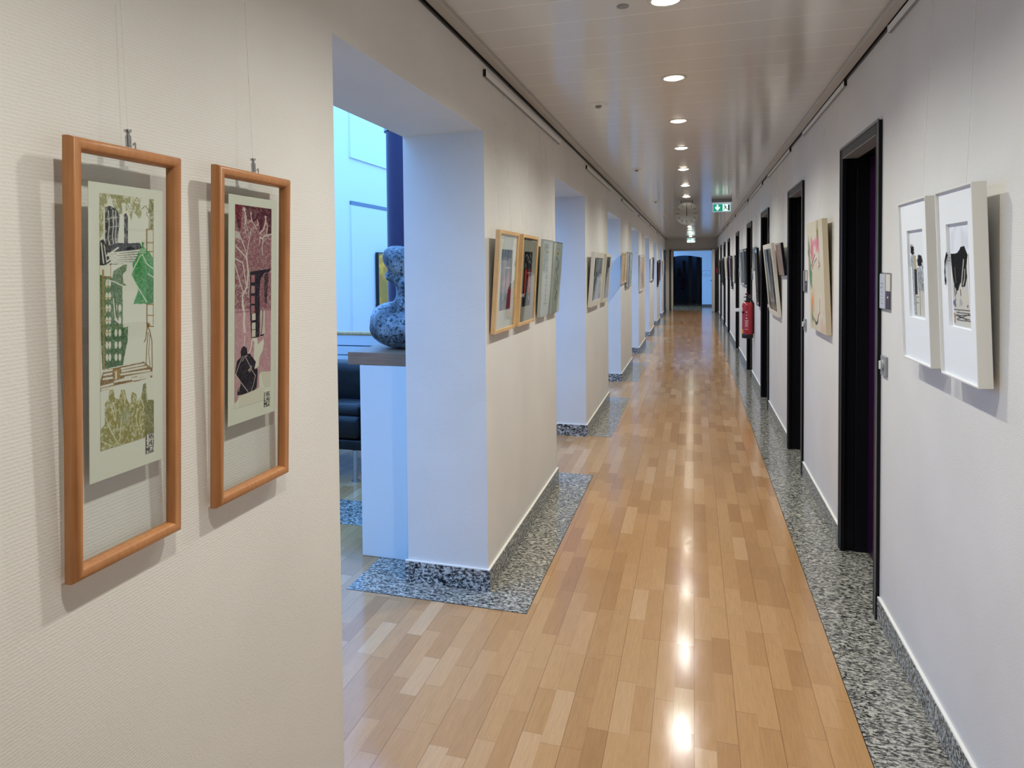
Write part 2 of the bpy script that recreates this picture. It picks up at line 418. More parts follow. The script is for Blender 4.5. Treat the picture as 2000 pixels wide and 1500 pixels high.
def picture(name, label, cat, side, y0, y1, z0, z1, dep, gB, gT, group=None):
    W_ = y1-y0; H_ = (z1-z0); tilt = math.asin(min(0.3, (gT-gB)/H_)); H_ /= math.cos(tilt)
    off = max(0.001, gB-dep)
    x = XL+off if side == 'L' else XR-off
    root = empty(name, (x, (y0+y1)/2, z0), (tilt, 0, math.radians(90 if side == 'L' else -90)), label, cat, group)
    return root, W_, H_, tilt, off
RAILZ = {'L': 2.385, 'R': 2.42}

# ------------------------------------------------------------------ room shell
wl = MB()
ys = [-3.0]+[v for a, b in OPEN for v in (a, b)]+[YE]
for i in range(0, len(ys)-1, 2): wl.box(LB, XL, ys[i], ys[i+1], 0, HC+0.1)
for a, b in OPEN: wl.box(LB, XL, a, b, HO, HC+0.1)
wl.build('wall_left', M_wall, kind='structure')
wr = MB(); ys = [-3.0]+[v for a in DOORS for v in (a, a+DW)]+[YE]
for i in range(0, len(ys)-1, 2): wr.box(XR, XR+0.25, ys[i], ys[i+1], 0, HC+0.1)
for a in DOORS: wr.box(XR, XR+0.25, a, a+DW, DH, HC+0.1)
wr.build('wall_right', M_wall, kind='structure')
MB().box(XL, XR, -3.2, -3.0, 0, HC+0.1).build('wall_back', M_wall, kind='structure')
# ceiling sheet with real holes for the downlights
def ceiling_with_holes():
    bm = bmesh.new(); r = 0.052; n = 24
    x0, x1 = XL, XR; cx = -0.097
    edges = [-3.0]+[(a+b)/2 for a, b in zip(LAMPS[:-1], LAMPS[1:])]+[YE]
    edges.insert(1, LAMPS[0]-0.5)
    cells = list(zip(edges[1:-1], edges[2:], LAMPS))
    bm.faces.new([bm.verts.new(p) for p in ((x0, -3, HC), (x1, -3, HC), (x1, edges[1], HC), (x0, edges[1], HC))])
    for a, b, ly in cells:
        ring = [bm.verts.new((cx+r*math.cos(2*math.pi*i/n), ly+r*math.sin(2*math.pi*i/n), HC)) for i in range(n)]
        out = []
        for i in range(n):
            c, s_ = math.cos(2*math.pi*i/n), math.sin(2*math.pi*i/n)
            k = min(((x1-cx)/c if c > 1e-9 else (x0-cx)/c if c < -1e-9 else 1e9), ((b-ly)/s_ if s_ > 1e-9 else (a-ly)/s_ if s_ < -1e-9 else 1e9))
            out.append((cx+c*k, ly+s_*k))
        cor = [(x1, b), (x0, b), (x0, a), (x1, a)]
        def side(p):
            if abs(p[0]-x1) < 1e-6: return 0
            if abs(p[1]-b) < 1e-6: return 1
            if abs(p[0]-x0) < 1e-6: return 2
            return 3
        ov = [bm.verts.new((p[0], p[1], HC)) for p in out]
        for i in range(n):
            j = (i+1) % n; vs = [ring[i], ov[i]]; sa, sb = side(out[i]), side(out[j])
            if sa != sb:
                q = cor[sa] if (sa+1) % 4 == sb else cor[sa]
                vs.append(bm.verts.new((q[0], q[1], HC)))
            vs += [ov[j], ring[j]]; bm.faces.new(vs)
    me = bpy.data.meshes.new('ceiling'); bm.to_mesh(me); bm.free(); return me
link('ceiling', ceiling_with_holes(), M_ceil, kind='structure')
# slab above so no sky shows through
MB().box(LB, XR+0.25, -3.2, YE, HC+0.1, HC+0.3).build('ceiling', M_grey_end, kind='structure')
MB().box(-6.0, 4.0, -3.2, 35.0, -0.2, 0.0).build('floor', M_floor, kind='structure')

# ceiling edge trims and black strips that paint in the shadow line beside them
for nm, a, b, zb in (('trim_1', XL+0.012, XL+0.055, 2.44), ('trim_2', XR-0.012, XR-0.055, 2.44)):
    MB().box(min(a, b), max(a, b), -3, YE, zb+0.008, HC-0.0005).build(nm, M_trim, kind='structure', bevel=0.003)
for nm, a, b in (('gap_shade_1', XL, XL+0.007), ('gap_shade_2', XR-0.007, XR)):
    MB().box(a, b, -3, YE, 2.438, HC-0.001).build(nm, M_black, kind='structure')
# granite floor borders (flush slabs, 2 mm proud)
gb = MB().box(0.512, XR-0.012, -3, YE, 0.0, 0.0015)
for a in DOORS: gb.box(XR-0.012, XR+0.14, a, a+DW, 0.0, 0.0015)
gb.build('trim_3', M_gran, kind='structure')
gb = MB(); prev = None
for k in range(8):
    y0 = OPEN[k-1][1] if k else -3.0
    y1 = OPEN[k][0]-0.0 if k < 7 else YE
    s = -3.0 if k == 0 else (y0-0.165 if k == 1 else y0+0.02)
    e = y1+0.25 if 0 < k < 7 else y1
    xa = -0.695
    gb.box(XL+0.0, xa, s, e, 0, 0.0015)
    if k == 1: gb.box(-1.56, XL, s, y0, 0, 0.0015); gb.box(-1.56, LB, y0, y1+0.25, 0, 0.0015)
    if 0 < k < 7: gb.box(LB-0.25, XL, y1, e, 0, 0.0015)
gb.box(-5.0, -1.70, 3.775, 4.18, 0, 0.0015)
gb.build('trim_4', M_gran, kind='structure')
MB().box(0.5095, 0.512, -3, YE, 0, 0.0012).box(-0.695, -0.6925, 3.0, 5.18, 0, 0.0012).box(-1.56, -0.6925, 2.9975, 3.0, 0, 0.0012).build('trim_5', M_black, kind='structure')
# skirting
HB = 0.10; TB = 0.012
sk = MB(); cl = MB(); yy = [-3.0]+[v for a, b in OPEN for v in (a, b)]+[23.6]
for i in range(0, len(yy)-1, 2):
    a, b = yy[i], yy[i+1]; a2 = a-(TB if i else 0); b2 = b+(TB if i < 14 else 0)
    sk.box(XL, XL+TB, a2, b2, 0.0, HB); cl.box(XL, XL+TB*0.9, a2, b2, HB, HB+0.005)
    if i: sk.box(LB-TB, XL, a-TB, a, 0.0, HB); cl.box(LB-TB, XL, a-TB*0.9, a, HB, HB+0.005)
    if i < 14: sk.box(LB-TB, XL, b, b+TB, 0.0, HB); cl.box(LB-TB, XL, b, b+TB*0.9, HB, HB+0.005)
sk.box(XL, XL+TB, 24.95, YE, 0, HB)
sk.build('baseboard_left', M_base, kind='structure')
cl.build('trim_6', M_line, kind='structure')
sk = MB(); cl = MB(); yy = [-3.0]+[v for a in DOORS for v in (a-0.012, a+DW+0.012)]+[YE]
for i in range(0, len(yy)-1, 2):
    sk.box(XR-TB, XR, yy[i], yy[i+1], 0.0, HB); cl.box(XR-TB*0.9, XR, yy[i], yy[i+1], HB, HB+0.005)
sk.build('baseboard_right', M_base, kind='structure'); cl.build('trim_7', M_line, kind='structure')

# ------------------------------------------------------------------ doors on the right
M_beadm = mat('frame_bead_metal', '#55565b', 0.3)
for i, a in enumerate(DOORS):
    r = empty('door_%d' % (i+1), (XR, a, 0), kind='structure'); b = DW; q = 0.145; p = 0.014; w = 0.052
    f = MB()
    # jambs and head: face plate proud of the wall, deep reveal with a rebate, thin outer bead
    for s0, s1 in ((0, w), (b-w, b)):
        f.box(-p, 0.006, s0, s1, 0, DH); 
    f.box(-p, 0.006, w, b-w, DH-w, DH)
    f.box(0.006, 0.055, 0.0, 0.030, 0, DH).box(0.006, 0.055, b-0.030, b, 0, DH).box(0.006, 0.055, 0.03, b-0.03, DH-0.035, DH)
    f.box(0.055, q, 0.0, 0.045, 0, DH).box(0.055, q, b-0.045, b, 0, DH).box(0.055, q, 0.045, b-0.045, DH-0.05, DH)
    f.build('door_frame', M_frame_dark, r, bevel=0.002)
    MB().box(-p+0.001, 0.058, 0.052, b-0.052, DH-0.0545, DH-0.052).build('head_strip', mat('pale_strip', '#9c9d9e', 0.35) if i == 0 else bpy.data.materials['pale_strip'], r)  # pale grey strip along the underside of the head
    g = MB().box(-p-0.004, -p, -0.004, 0.008, 0, DH+0.004).box(-p-0.004, -p, b-0.008, b+0.004, 0, DH+0.004).box(-p-0.004, -p, 0.008, b-0.008, DH-0.008, DH+0.004)
    g.build('frame_bead', M_beadm, r)
    MB().box(q-0.03, q+0.015, 0.046, b-0.046, 0.006, DH-0.052).build('door_leaf', M_leaf if i else M_purple, r)
    h = MB().cyl((q-0.075, 0.12, 1.03), (q-0.03, 0.12, 1.03), 0.009).cyl((q-0.07, 0.12, 1.03), (q-0.07, 0.24, 1.03), 0.008).build('door_handle', M_steel, r, smooth=True)
MB().box(XR+0.16, XR+0.25, -3, YE, 0, HC).build('wall_right', M_dark, kind='structure')

# ------------------------------------------------------------------ door plates and switches beside the doors
for i, a in enumerate(DOORS[:5]):
    yc = a-0.085 if i else 3.288
    r = empty('door_sign', (XR, yc, 1.315), (0, 0, math.radians(-90)),
        ['square door sign beside the nearest dark door, above a grey key switch',
         'door sign just before the second dark door, next to the flower painting',
         'door sign beside the third dark door, behind the tilted white framed collage',
         'door sign beside the fourth dark door, above the fire extinguisher',
         'small door sign beside the fifth dark door, behind the grey abstract pictures'][i], 'door sign', 'door signs on the right wall')
    MB().box(-0.078, 0.078, -0.004, 0, 0, 0.15).build('back_plate', M_steel, r, bevel=0.002)
    MB().box(-0.074, 0.012, -0.0095, -0.004, 0.004, 0.146).build('paper_slip', M_slate if i else mat('sign_paper', '#b9bdc6', 0.6), r, bevel=0.002)
    MB().box(0.014, 0.074, -0.006, -0.004, 0.078, 0.145).build('cream_panel', M_cream, r)
    MB().box(0.014, 0.074, -0.006, -0.004, 0.005, 0.077).build('purple_panel', M_purple, r)
    ink = MB()
    for k, (u0, u1, z) in enumerate([(-0.055, -0.045, 0.135), (-0.055, -0.047, 0.128), (-0.055, -0.05, 0.121), (-0.055, -0.02, 0.108), (-0.055, -0.015, 0.104), (-0.06, -0.01, 0.092), (-0.06, -0.02, 0.088), (-0.05, -0.02, 0.07), (-0.05, -0.02, 0.054), (-0.05, -0.02, 0.04), (-0.05, -0.015, 0.024)]):
        ink.box(u0, u1, -0.0099, -0.0094, z, z+0.0022)
    ink.build('printed_lines', M_greysw, r)
    MB().cyl((0.05, -0.006, 0.052), (0.05, -0.009, 0.052), 0.004).build('rivet', M_alu, r)
    for zz in (0.002, 0.148): MB().cyl((-0.076, -0.004, zz), (0.076, -0.004, zz), 0.0035).build('edge_bar', M_steel, r)
for i, a in enumerate(DOORS[:3]):
    yc = a-0.085 if i else 3.297
    r = empty('key_switch', (XR, yc, 1.045), (0, 0, math.radians(-90)),
        ['grey key switch low beside the nearest dark door, below the square door sign', 'grey key switch beside the second dark door, below its door sign', 'grey key switch beside the third dark door, behind the tilted white frame'][i], 'switch', 'grey switches beside the doors')
    MB().box(-0.04, 0.04, -0.010, 0, 0, 0.082).build('switch_plate', M_greysw, r, bevel=0.003)
    MB().cyl((0, -0.010, 0.045), (0, -0.016, 0.045), 0.024, 0.021, n=28).build('rotary_knob', M_greysw, r, smooth=True)
    MB().box(-0.004, 0.004, -0.024, -0.016, 0.028, 0.062).build('grip_bar', M_alu, r, bevel=0.0015)

# ------------------------------------------------------------------ dark door at the far end of the left wall
r = empty('door_10', (XL, 23.65, 0), kind='structure')
MB().box(0, 0.02, 0, 0.06, 0, 2.05).box(0, 0.02, 1.2, 1.26, 0, 2.05).box(0, 0.02, 0.06, 1.2, 1.99, 2.05).build('door_frame', M_frame_dark, r)
MB().box(0.0, 0.012, 0.06, 1.2, 0.005, 1.99).build('door_leaf', M_leaf, r)
MB().cyl((0.012, 0.14, 1.03), (0.06, 0.14, 1.03), 0.009).cyl((0.055, 0.14, 1.03), (0.055, 0.26, 1.03), 0.008).build('door_handle', M_steel, r)

# ------------------------------------------------------------------ end wall, frame and the hall beyond
e = MB(); ox0, ox1, oz = -0.80, 0.66, 2.075
e.box(XL, ox0, YE, YE+0.2, 0, HC+0.1).box(ox1, XR, YE, YE+0.2, 0, HC+0.1).box(ox0, ox1, YE, YE+0.2, oz, HC+0.1)
e.build('wall_end', M_grey_end, kind='structure')
r = empty('door_11', (0, YE, 0), kind='structure')
M_jamb = mat('grey_door_metal', '#dcd8ce', 0.35)
MB().box(ox0, ox1, -0.02, 0.06, 2.03, 2.085).box(ox0, -0.655, -0.015, 0.06, 0, 2.03).build('door_frame', mat('dark_grey_metal', '#4b4843', 0.4), r)
MB().box(-0.735, -0.675, -0.05, -0.015, 0, 2.02).build('door_jamb', M_jamb, r, bevel=0.006)
MB().box(-0.73, 0.56, -0.06, -0.02, 2.035, 2.075).build('door_closer_rail', M_jamb, r, bevel=0.006)
lf = MB().box(0.575, 0.655, -0.62, 0.02, 0.01, 2.06).build('door_leaf', M_jamb, r, bevel=0.004)
MB().cyl((0.575, -0.35, 1.03), (0.525, -0.35, 1.03), 0.01).cyl((0.53, -0.35, 1.03), (0.53, -0.24, 1.03), 0.009).build('door_handle', M_black, r)
MB().box(-0.676, -0.674, -0.051, -0.049, 0.96, 1.0).build('lock_plate', M_black, r)
ww = MB()
yb = 28.2; ax0, ax1 = -0.95, 0.29
arch = [(ax0, 0), (ax0, 1.83)]+[(ax0+(ax1-ax0)*i/12, 1.83+0.09*math.sin(math.pi*i/12)) for i in range(1, 12)]+[(ax1, 1.83), (ax1, 0)]
for (p0, q0), (p1, q1) in zip(arch[1:-2], arch[2:-1]): ww.prism([(p0, q0), (p1, q1), (p1, 2.9), (p0, 2.9)], yb, yb+0.25, 'y')
ww.box(ax1, 4.0, yb, yb+0.25, 0, 2.9).box(-3.2, ax0, yb, yb+0.25, 0, 2.9)
ww.build('wall_far', M_lobby, kind='structure')
MB().box(ax1, 4.0, yb-0.015, yb, 0, 0.085).build('baseboard_far', mat('brown_skirting', '#6b5547', 0.5), kind='structure')
MB().box(2.2, 2.4, YE+0.2, yb, 0, 2.9).build('wall_hall', M_lobby, kind='structure')
MB().box(-1.0, 2.4, YE+0.2, yb, 2.75, 2.9).build('ceiling', M_lobby, kind='structure')
MB().box(-1.2, -1.05, yb+0.25, 35, 0, 2.9).box(0.34, 0.5, yb+0.25, 35, 0, 2.9).box(-1.2, 0.5, 34.0, 34.2, 0, 2.9).build('wall_passage', M_dark, kind='structure')
MB().box(-1.2, 0.5, yb+0.25, 33.75, 2.3, 2.5).build('ceiling', M_dark, kind='structure')  # stops short of the end wall: added slot lets sky light the passage
for i, (x, w) in enumerate(((-0.87, 0.1), (-0.14, 0.12), (0.18, 0.12))):
    r = empty('door_%d' % (12+i), (x, 33.0-1.2*i, 0), kind='structure')
    MB().box(-w/2, w/2, 0, 0.05, 0, 1.98).build('door_leaf', M_black, r)
    MB().box(-w/2-0.01, -w/2, -0.005, 0.055, 0, 2.0).box(w/2, w/2+0.01, -0.005, 0.055, 0, 2.0).build('door_frame', M_frame_dark, r)
r = empty('notice', (0.44, yb, 1.15), label='small white framed notice on the bright blue wall beyond the end doorway', cat='notice')
MB().box(-0.135, 0.135, -0.012, 0, 0, 0.19).build('frame', M_slate, r)
MB().box(-0.125, 0.125, -0.0135, -0.011, 0.01, 0.18).build('paper', M_whitemat, r)
MB().box(-0.09, 0.09, -0.0145, -0.013, 0.05, 0.062).box(-0.07, 0.08, -0.0145, -0.013, 0.09, 0.098).box(-0.05, 0.05, -0.0145, -0.013, 0.125, 0.131).build('printed_lines', M_slate, r)
for (xx, zz, w, h, lb) in ((-0.42, 1.22, 0.12, 0.55, 'tall dark framed picture in the unlit passage beyond the arch'), (-0.62, 1.30, 0.13, 0.13, 'upper small dark framed picture left of the tall one in the unlit passage'), (-0.62, 1.10, 0.13, 0.13, 'lower small dark framed picture left of the tall one in the unlit passage')):
    r = empty('framed_picture', (xx, 34.0, zz), label=lb, cat='picture')
    ring_mesh(w, h, [(0, 0), (0, 0.02), (0.012, 0.02), (0.012, 0)]).build('frame', M_black, r)
    MB().box(-w/2+0.01, w/2-0.01, -0.008, -0.001, 0.01, h-0.01).build('picture_sheet', M_slate if h < 0.3 else M_black, r)

# ------------------------------------------------------------------ fire extinguishers
def extinguisher(loc, label, main=True):
    r = empty('fire_extinguisher', loc, (0, 0, 0), label, 'fire extinguisher')
    R = 0.0685
    MB().lathe([(0.0, 0.0), (R*0.98, 0.0), (R*1.02, 0.01), (R*1.02, 0.052), (R, 0.054)]).build('base_ring', M_black, r, smooth=True)
    MB().lathe([(R, 0.05), (R, 0.42), (R*0.98, 0.435), (R*0.86, 0.452), (R*0.62, 0.466), (0.022, 0.474), (0.022, 0.482), (0, 0.482)]).build('cylinder', M_red, r, smooth=True)
    MB().lathe([(0.0, 0.474), (0.042, 0.474), (0.042, 0.485), (0.02, 0.489), (0.018, 0.51), (0, 0.51)], n=20).build('collar', M_black, r, smooth=True)
    if not main: return r
    v = MB().box(-0.018, 0.02, -0.016, 0.016, 0.505, 0.545)
    v.prism([(-0.045, 0.525), (0.03, 0.54), (0.03, 0.55), (-0.05, 0.535)], -0.01, 0.01, 'y')
    v.prism([(-0.04, 0.565), (-0.01, 0.575), (0.03, 0.552), (0.03, 0.542), (-0.01, 0.56)], -0.01, 0.01, 'y')
    v.build('valve', M_black, r, bevel=0.002)
    MB().cyl((-0.012, -0.006, 0.572), (-0.012, 0.006, 0.572), 0.014, n=20).build('pressure_cap', mat('red_plastic', '#c8252c', 0.4), r, smooth=True)
    ringp = [(0.028+0.015*math.cos(2*math.pi*i/14), -0.02, 0.545+0.015*math.sin(2*math.pi*i/14)) for i in range(15)]
    MB().tube(ringp, 0.0018, n=6).build('safety_ring', M_steel, r)
    hose = [Vector((0.02, 0.0, 0.52)), Vector((0.05, -0.01, 0.50)), Vector((0.076, -0.02, 0.44)), Vector((0.078, -0.02, 0.3)), Vector((0.077, -0.02, 0.18)), Vector((0.068, -0.02, 0.15))]
    MB().tube(hose, 0.0075, n=10).build('hose', M_black, r, smooth=True)
    # pictogram and instruction block wrapped on the cylinder, facing the camera side
    lab = MB()
    def patch(a0, a1, z0, z1, rr=R+0.0006):
        n = max(2, int((a1-a0)/6)+1); pts = [math.radians(a0+(a1-a0)*i/(n-1)) for i in range(n)]
        for p, q in zip(pts[:-1], pts[1:]):
            lab.poly([(rr*math.cos(p), rr*math.sin(p), z0), (rr*math.cos(q), rr*math.sin(q), z0), (rr*math.cos(q), rr*math.sin(q), z1), (rr*math.cos(p), rr*math.sin(p), z1)])
    M_prt = mat('white_print', '#d8c9c9', 0.6)
    for grp in ([(-108, -97, 0.333, 0.35)], [(-107, -98, 0.293, 0.308)], [(-110, -97, 0.252, 0.272)]):
        lab = MB()
        for g_ in grp: patch(*g_)
        lab.build('pictogram', M_prt, r)
    for k in range(9):
        lab = MB(); patch(-118 if k % 3 else -121, -84-(k*5 % 9), 0.232-k*0.0105, 0.2365-k*0.0105); lab.build('printed_line', M_prt, r)
    lab = MB(); patch(-119, -88, 0.115, 0.122); lab.build('printed_line', M_prt, r)
    for k in range(7):
        lab = MB(); patch(-158, -154, 0.30-k*0.022, 0.306-k*0.022); lab.build('printed_mark', M_prt, r)
    lab = MB()
    patch(-172, -140, 0.062, 0.118)
    lab.build('inspection_sticker', mat('orange_sticker', '#d49a4a', 0.6), r)
    s = MB().box(-0.150, -0.060, -0.03, -0.005, 0.345, 0.388)
    s.build('bracket_arm', M_alu, r, bevel=0.003)
    MB().box(-0.07, -0.045, -0.06, -0.02, 0.325, 0.35).build('strap_buckle', M_black, r, bevel=0.003)
    MB().box(0.05, 0.078, -0.03, 0.03, 0.06, 0.46).build('wall_bracket', M_black, r)
    return r
extinguisher((0.664, 9.98, 0.563), 'red fire extinguisher with black base hanging on the right wall before the fourth dark door')
extinguisher((-0.46, 33.3, 0.5), 'dim fire extinguisher in the unlit passage beyond the arch', False)
ab = empty('fire_alarm_box', (XR, 24.95, 1.27), (0, 0, math.radians(-90)), 'small red fire alarm box far down the right wall by the end doorway', 'fire alarm')
MB().box(-0.06, 0.06, -0.04, 0, 0, 0.18).build('housing', M_red, ab, bevel=0.004)
MB().box(-0.04, 0.04, -0.042, -0.04, 0.05, 0.13).build('glass_panel', M_greysw, ab)

# ------------------------------------------------------------------ gallery rails
M_railend = M_black
for i, (s, a, b) in enumerate([('L', 0.30, 1.60), ('L', 3.17, 5.08), ('L', 6.42, 8.38), ('L', 9.72, 11.65), ('L', 12.80, 14.85), ('L', 16.0, 18.0), ('L', 19.25, 21.2),
                               ('R', 1.0, 3.24), ('R', 4.11, 5.58), ('R', 6.30, 8.08), ('R', 8.75, 10.7), ('R', 11.05, 13.8), ('R', 14.3, 16.3), ('R', 17.4, 18.7), ('R', 19.7, 21.1)]):
    z = 2.382 if s == 'L' else 2.418; x = XL if s == 'L' else XR; d = 1 if s == 'L' else -1
    lbs = {'L': ['above the two narrow beech frames', 'above the first pillar with pine frames', 'above the second pillar', 'above the third pillar', 'above the fourth pillar', 'above the fifth pillar', 'above the sixth pillar'],
           'R': ['above the two white box frames', 'above the flower painting', 'between the second and third dark doors', 'between the third and fourth dark doors', 'between the fourth and fifth dark doors', 'between the fifth and sixth dark doors', 'between the sixth and seventh dark doors', 'between the seventh and eighth dark doors']}
    k = i if s == 'L' else i-7
    r = empty('gallery_rail', (x, a, z), label='white aluminium gallery rail on the %s wall %s' % ('left' if s == 'L' else 'right', lbs[s][k]), cat='picture rail', group='gallery rails under the ceiling')
    L = b-a
    m = MB(); m.prism([(0, 0), (d*0.005, -0.004), (d*0.012, -0.004), (d*0.012, 0.024), (d*0.009, 0.024), (d*0.009, 0.002), (d*0.004, 0.002), (d*0.004, 0.024), (0, 0.024)], 0, L, 'y')
    m.build('rail_profile', M_alu, r)
    MB().box(min(d*0.001, d*0.0115), max(d*0.001, d*0.0115), 0, L, -0.0065, -0.004).build('dark_slot', M_greysw, r)
    MB().box(min(0, d*0.0135), max(0, d*0.0135), -0.006, 0, -0.006, 0.026).build('end_cap', M_railend, r)
    MB().box(min(0, d*0.0135), max(0, d*0.0135), L, L+0.006, -0.006, 0.026).build('end_cap', M_alu, r)

# ------------------------------------------------------------------ the two large narrow beech frames
def big_frame(y0, y1, z0, z1, label, art, pw, ph, pz, aw, ah, az, acx):
    r, W_, H_, tl, off = picture('framed_print', label, 'picture', 'L', y0, y1, z0, z1, 0.022, 0.036, 0.055, 'narrow beech framed prints')
    frame_ring(W_, H_, 0.021, 0.021, r, M_beech, rounded=True)
    pane(W_, H_, -0.0055, r, M_glass, 0.016)
    p = sheet('paper', pw, ph, -0.0045, pz, r, M_paper, 0.0006, cx=acx)
    art.object('ink_print', aw, ah, p, y=-0.0049, cx=acx, z0=az)
    MB().box(-0.05, 0.05, 0.0, 0.006, H_-0.016, H_-0.004).build('hanging_strip', M_steel, r)
    hangers(r, H_, [0.012], tl, 0.0, RAILZ['L'], z0, detail=True)
    return r
def mapper(x0, x1, tl, tr, bl, br):
    def f(x, y):
        u = (x-x0)/(x1-x0); a = tl+(tr-tl)*u; b = bl+(br-bl)*u; return (u, (y-a)/(b-a))
    return f
# first print: olive, black, bright green and brown woodcut
A = Art(170, 560, '#d8d8cc', 3); A.asp = 0.48/0.115
q = mapper(115, 648, 220, 290, 2700, 2550)
P = lambda *a: [q(a[i], a[i+1]) for i in range(0, len(a), 2)]
OL, OL2, BK, GR, DG, BR, OC = '#858246', '#6f7038', '#25262e', '#2f8a45', '#44683a', '#7c5a26', '#9c7a35'
A.poly(P(115,225,330,240,350,310,320,330,330,420,290,430,255,380,240,340,215,250,190,290,180,340,150,400,150,600,115,660), OL, 0.8, 0.55)
A.poly(P(255,235,520,270,500,330,520,420,500,500,470,440,430,400,415,500,395,430,380,390,360,400,355,320,300,330), OL, 0.75, 0.75)
A.poly(P(600,285,648,290,648,575,600,575,610,480,590,400), OL2, 0.9, 0.4)
A.stroke(P(520,380,560,350,600,410,570,420), 0.012, BR); A.stroke(P(570,430,600,470,595,570), 0.012, BR)
A.poly(P(165,360,210,345,270,380,300,440,295,560,280,700,230,750,165,730), BK, 1, 0.35)
for x in (195, 235, 262): A.stroke(P(x,390,x+8,520,x-4,640,x+10,720), 0.018, '#d0d0c4', 0.85)
A.stroke(P(175,470,280,455), 0.012, '#d0d0c4'); A.stroke(P(195,550,290,540), 0.01, '#d0d0c4')
A.poly(P(342,430,365,415,382,460,380,730,345,735), BK, 1, 0.3)
A.poly(P(115,680,150,660,175,730,280,700,390,705,500,700,520,745,115,912), BK, 1, 0.1)
A.poly(P(115,770,520,740,520,890,115,912), BK)
for k in range(6): A.stroke(P(190+k*8,800+k*18,520,770+k*24), 0.03, '#d6d6ca', 1)
for a_, b_ in ((195,790),(200,845),(205,880)): A.stroke(P(180,b_+30,a_+90,b_-45), 0.028, '#d6d6ca')
A.stroke(P(130,700,150,890), 0.022, '#d6d6ca'); A.stroke(P(155,720,180,880), 0.016, '#d6d6ca')
A.rect(0.83, 0.13, 1.0, 0.24, '#d4d2c2', 1); 
for v0 in (575, 700, 785, 1290, 1395, 1500):
    A.stroke(P(570, v0, 648, v0+2), 0.022, OC); 
A.stroke(P(572,575,572,1480), 0.022, BR); A.stroke(P(642,575,640,1480), 0.015, OC)
# green leaf-like figure
A.poly(P(520,690,545,700,540,740,570,770,600,790,640,850,645,960,640,1240,625,1285,430,1285,440,1240,480,1150,470,1110,415,1010,430,960,425,900,470,830,490,780,520,740), GR, 1, 0.12)
A.poly(P(570,990,640,1000,640,1280,570,1280), '#276f3c', 0.75, 0.3)
A.stroke(P(415,1010,450,1080,570,1265), 0.022, '#c8d8c0'); A.stroke(P(420,980,500,830,530,810), 0.02, '#c8d8c0'); A.stroke(P(530,820,570,900,640,950), 0.02, '#c8d8c0')
A.stroke(P(440,985,525,990,525,1250), 0.008, '#24703a'); A.stroke(P(585,1000,640,1030), 0.03, '#c8d8c0', 0.8)
for _ in range(5): A.stroke(P(490+_*16,760,500+_*14,800), 0.012, '#cfe0c8')
A.stroke(P(430,1285,480,1150), 0.015, '#c8d8c0')
# olive figures and barred windows
A.poly(P(115,1000,230,1030,240,970,300,930,330,910,370,905,365,960,330,1000,335,1080,370,1105,325,1110,330,1500,365,1640,330,1870,135,1910,120,1500), DG, 0.95, 0.18)
A.poly(P(120,1560,380,1500,375,1640,325,1870,135,1905), '#2f5a30', 0.9, 0.3)
A.stroke(P(145,960,150,1905), 0.035, OC, 0.9); A.stroke(P(150,1025,215,1025), 0.03, BR); A.stroke(P(215,910,215,1010), 0.012, OC)
for r_ in range(7):
    for c_, cx_ in enumerate((178, 205, 262, 300)):
        yv = 1085+r_*118
        if cx_ > 240 and r_ < 2: continue
        A.blob(*q(cx_, yv), 0.026 if c_ < 2 else 0.03, 0.017, '#d6d6c8', 1, 0.25)
for r_ in range(5): A.stroke(P(150, 1110+r_*110, 215, 1112+r_*110), 0.012, OC)
A.stroke(P(245,1190,270,1420), 0.03, '#3d5138'); A.stroke(P(240,1230,255,1400,285,1460), 0.02, '#d0d2c2'); A.poly(P(215,1090,285,1100,285,1180,215,1170), DG)
A.stroke(P(215,1470,250,1440,285,1475,240,1440,285,1500), 0.012, '#33472f')
A.stroke(P(180,1050,250,1070,330,1110), 0.018, '#d8d8c8')
# standing woman in brown line
A.stroke(P(580,1470,560,1620,545,1650), 0.02, BR); A.stroke(P(575,1490,600,1540,625,1640,628,1900), 0.018, BR)
A.stroke(P(585,1560,570,1700,562,1900), 0.016, BR); A.stroke(P(605,1560,590,1760,605,1880), 0.012, BR); A.blob(*q(590,1490), 0.04, 0.012, BR, 1, 0.6)
# stacked brown boards
A.poly(P(145,1915,225,1900,545,1840,548,1850,632,1905,630,1990,110,2120,110,2040), BR, 1)
for k, (a_, b_, c_, d_) in enumerate([(150,1925,222,1915),(150,1960,220,1950),(145,2000,225,1990),(315,1905,540,1865),(320,1930,560,1890),(310,1960,600,1925),(350,1990,625,1945),(300,2020,480,1995),(480,1985,625,1965),(120,2075,230,2050),(130,2100,430,2040),(250,2030,400,1990),(430,2015,600,1988)]):
    A.stroke(P(a_,b_,c_,d_), 0.036, '#d6d4c6')
A.poly(P(240,1910,300,1900,300,1990,240,2020), OC); A.stroke(P(262,1935,262,2000), 0.03, '#d6d4c6')
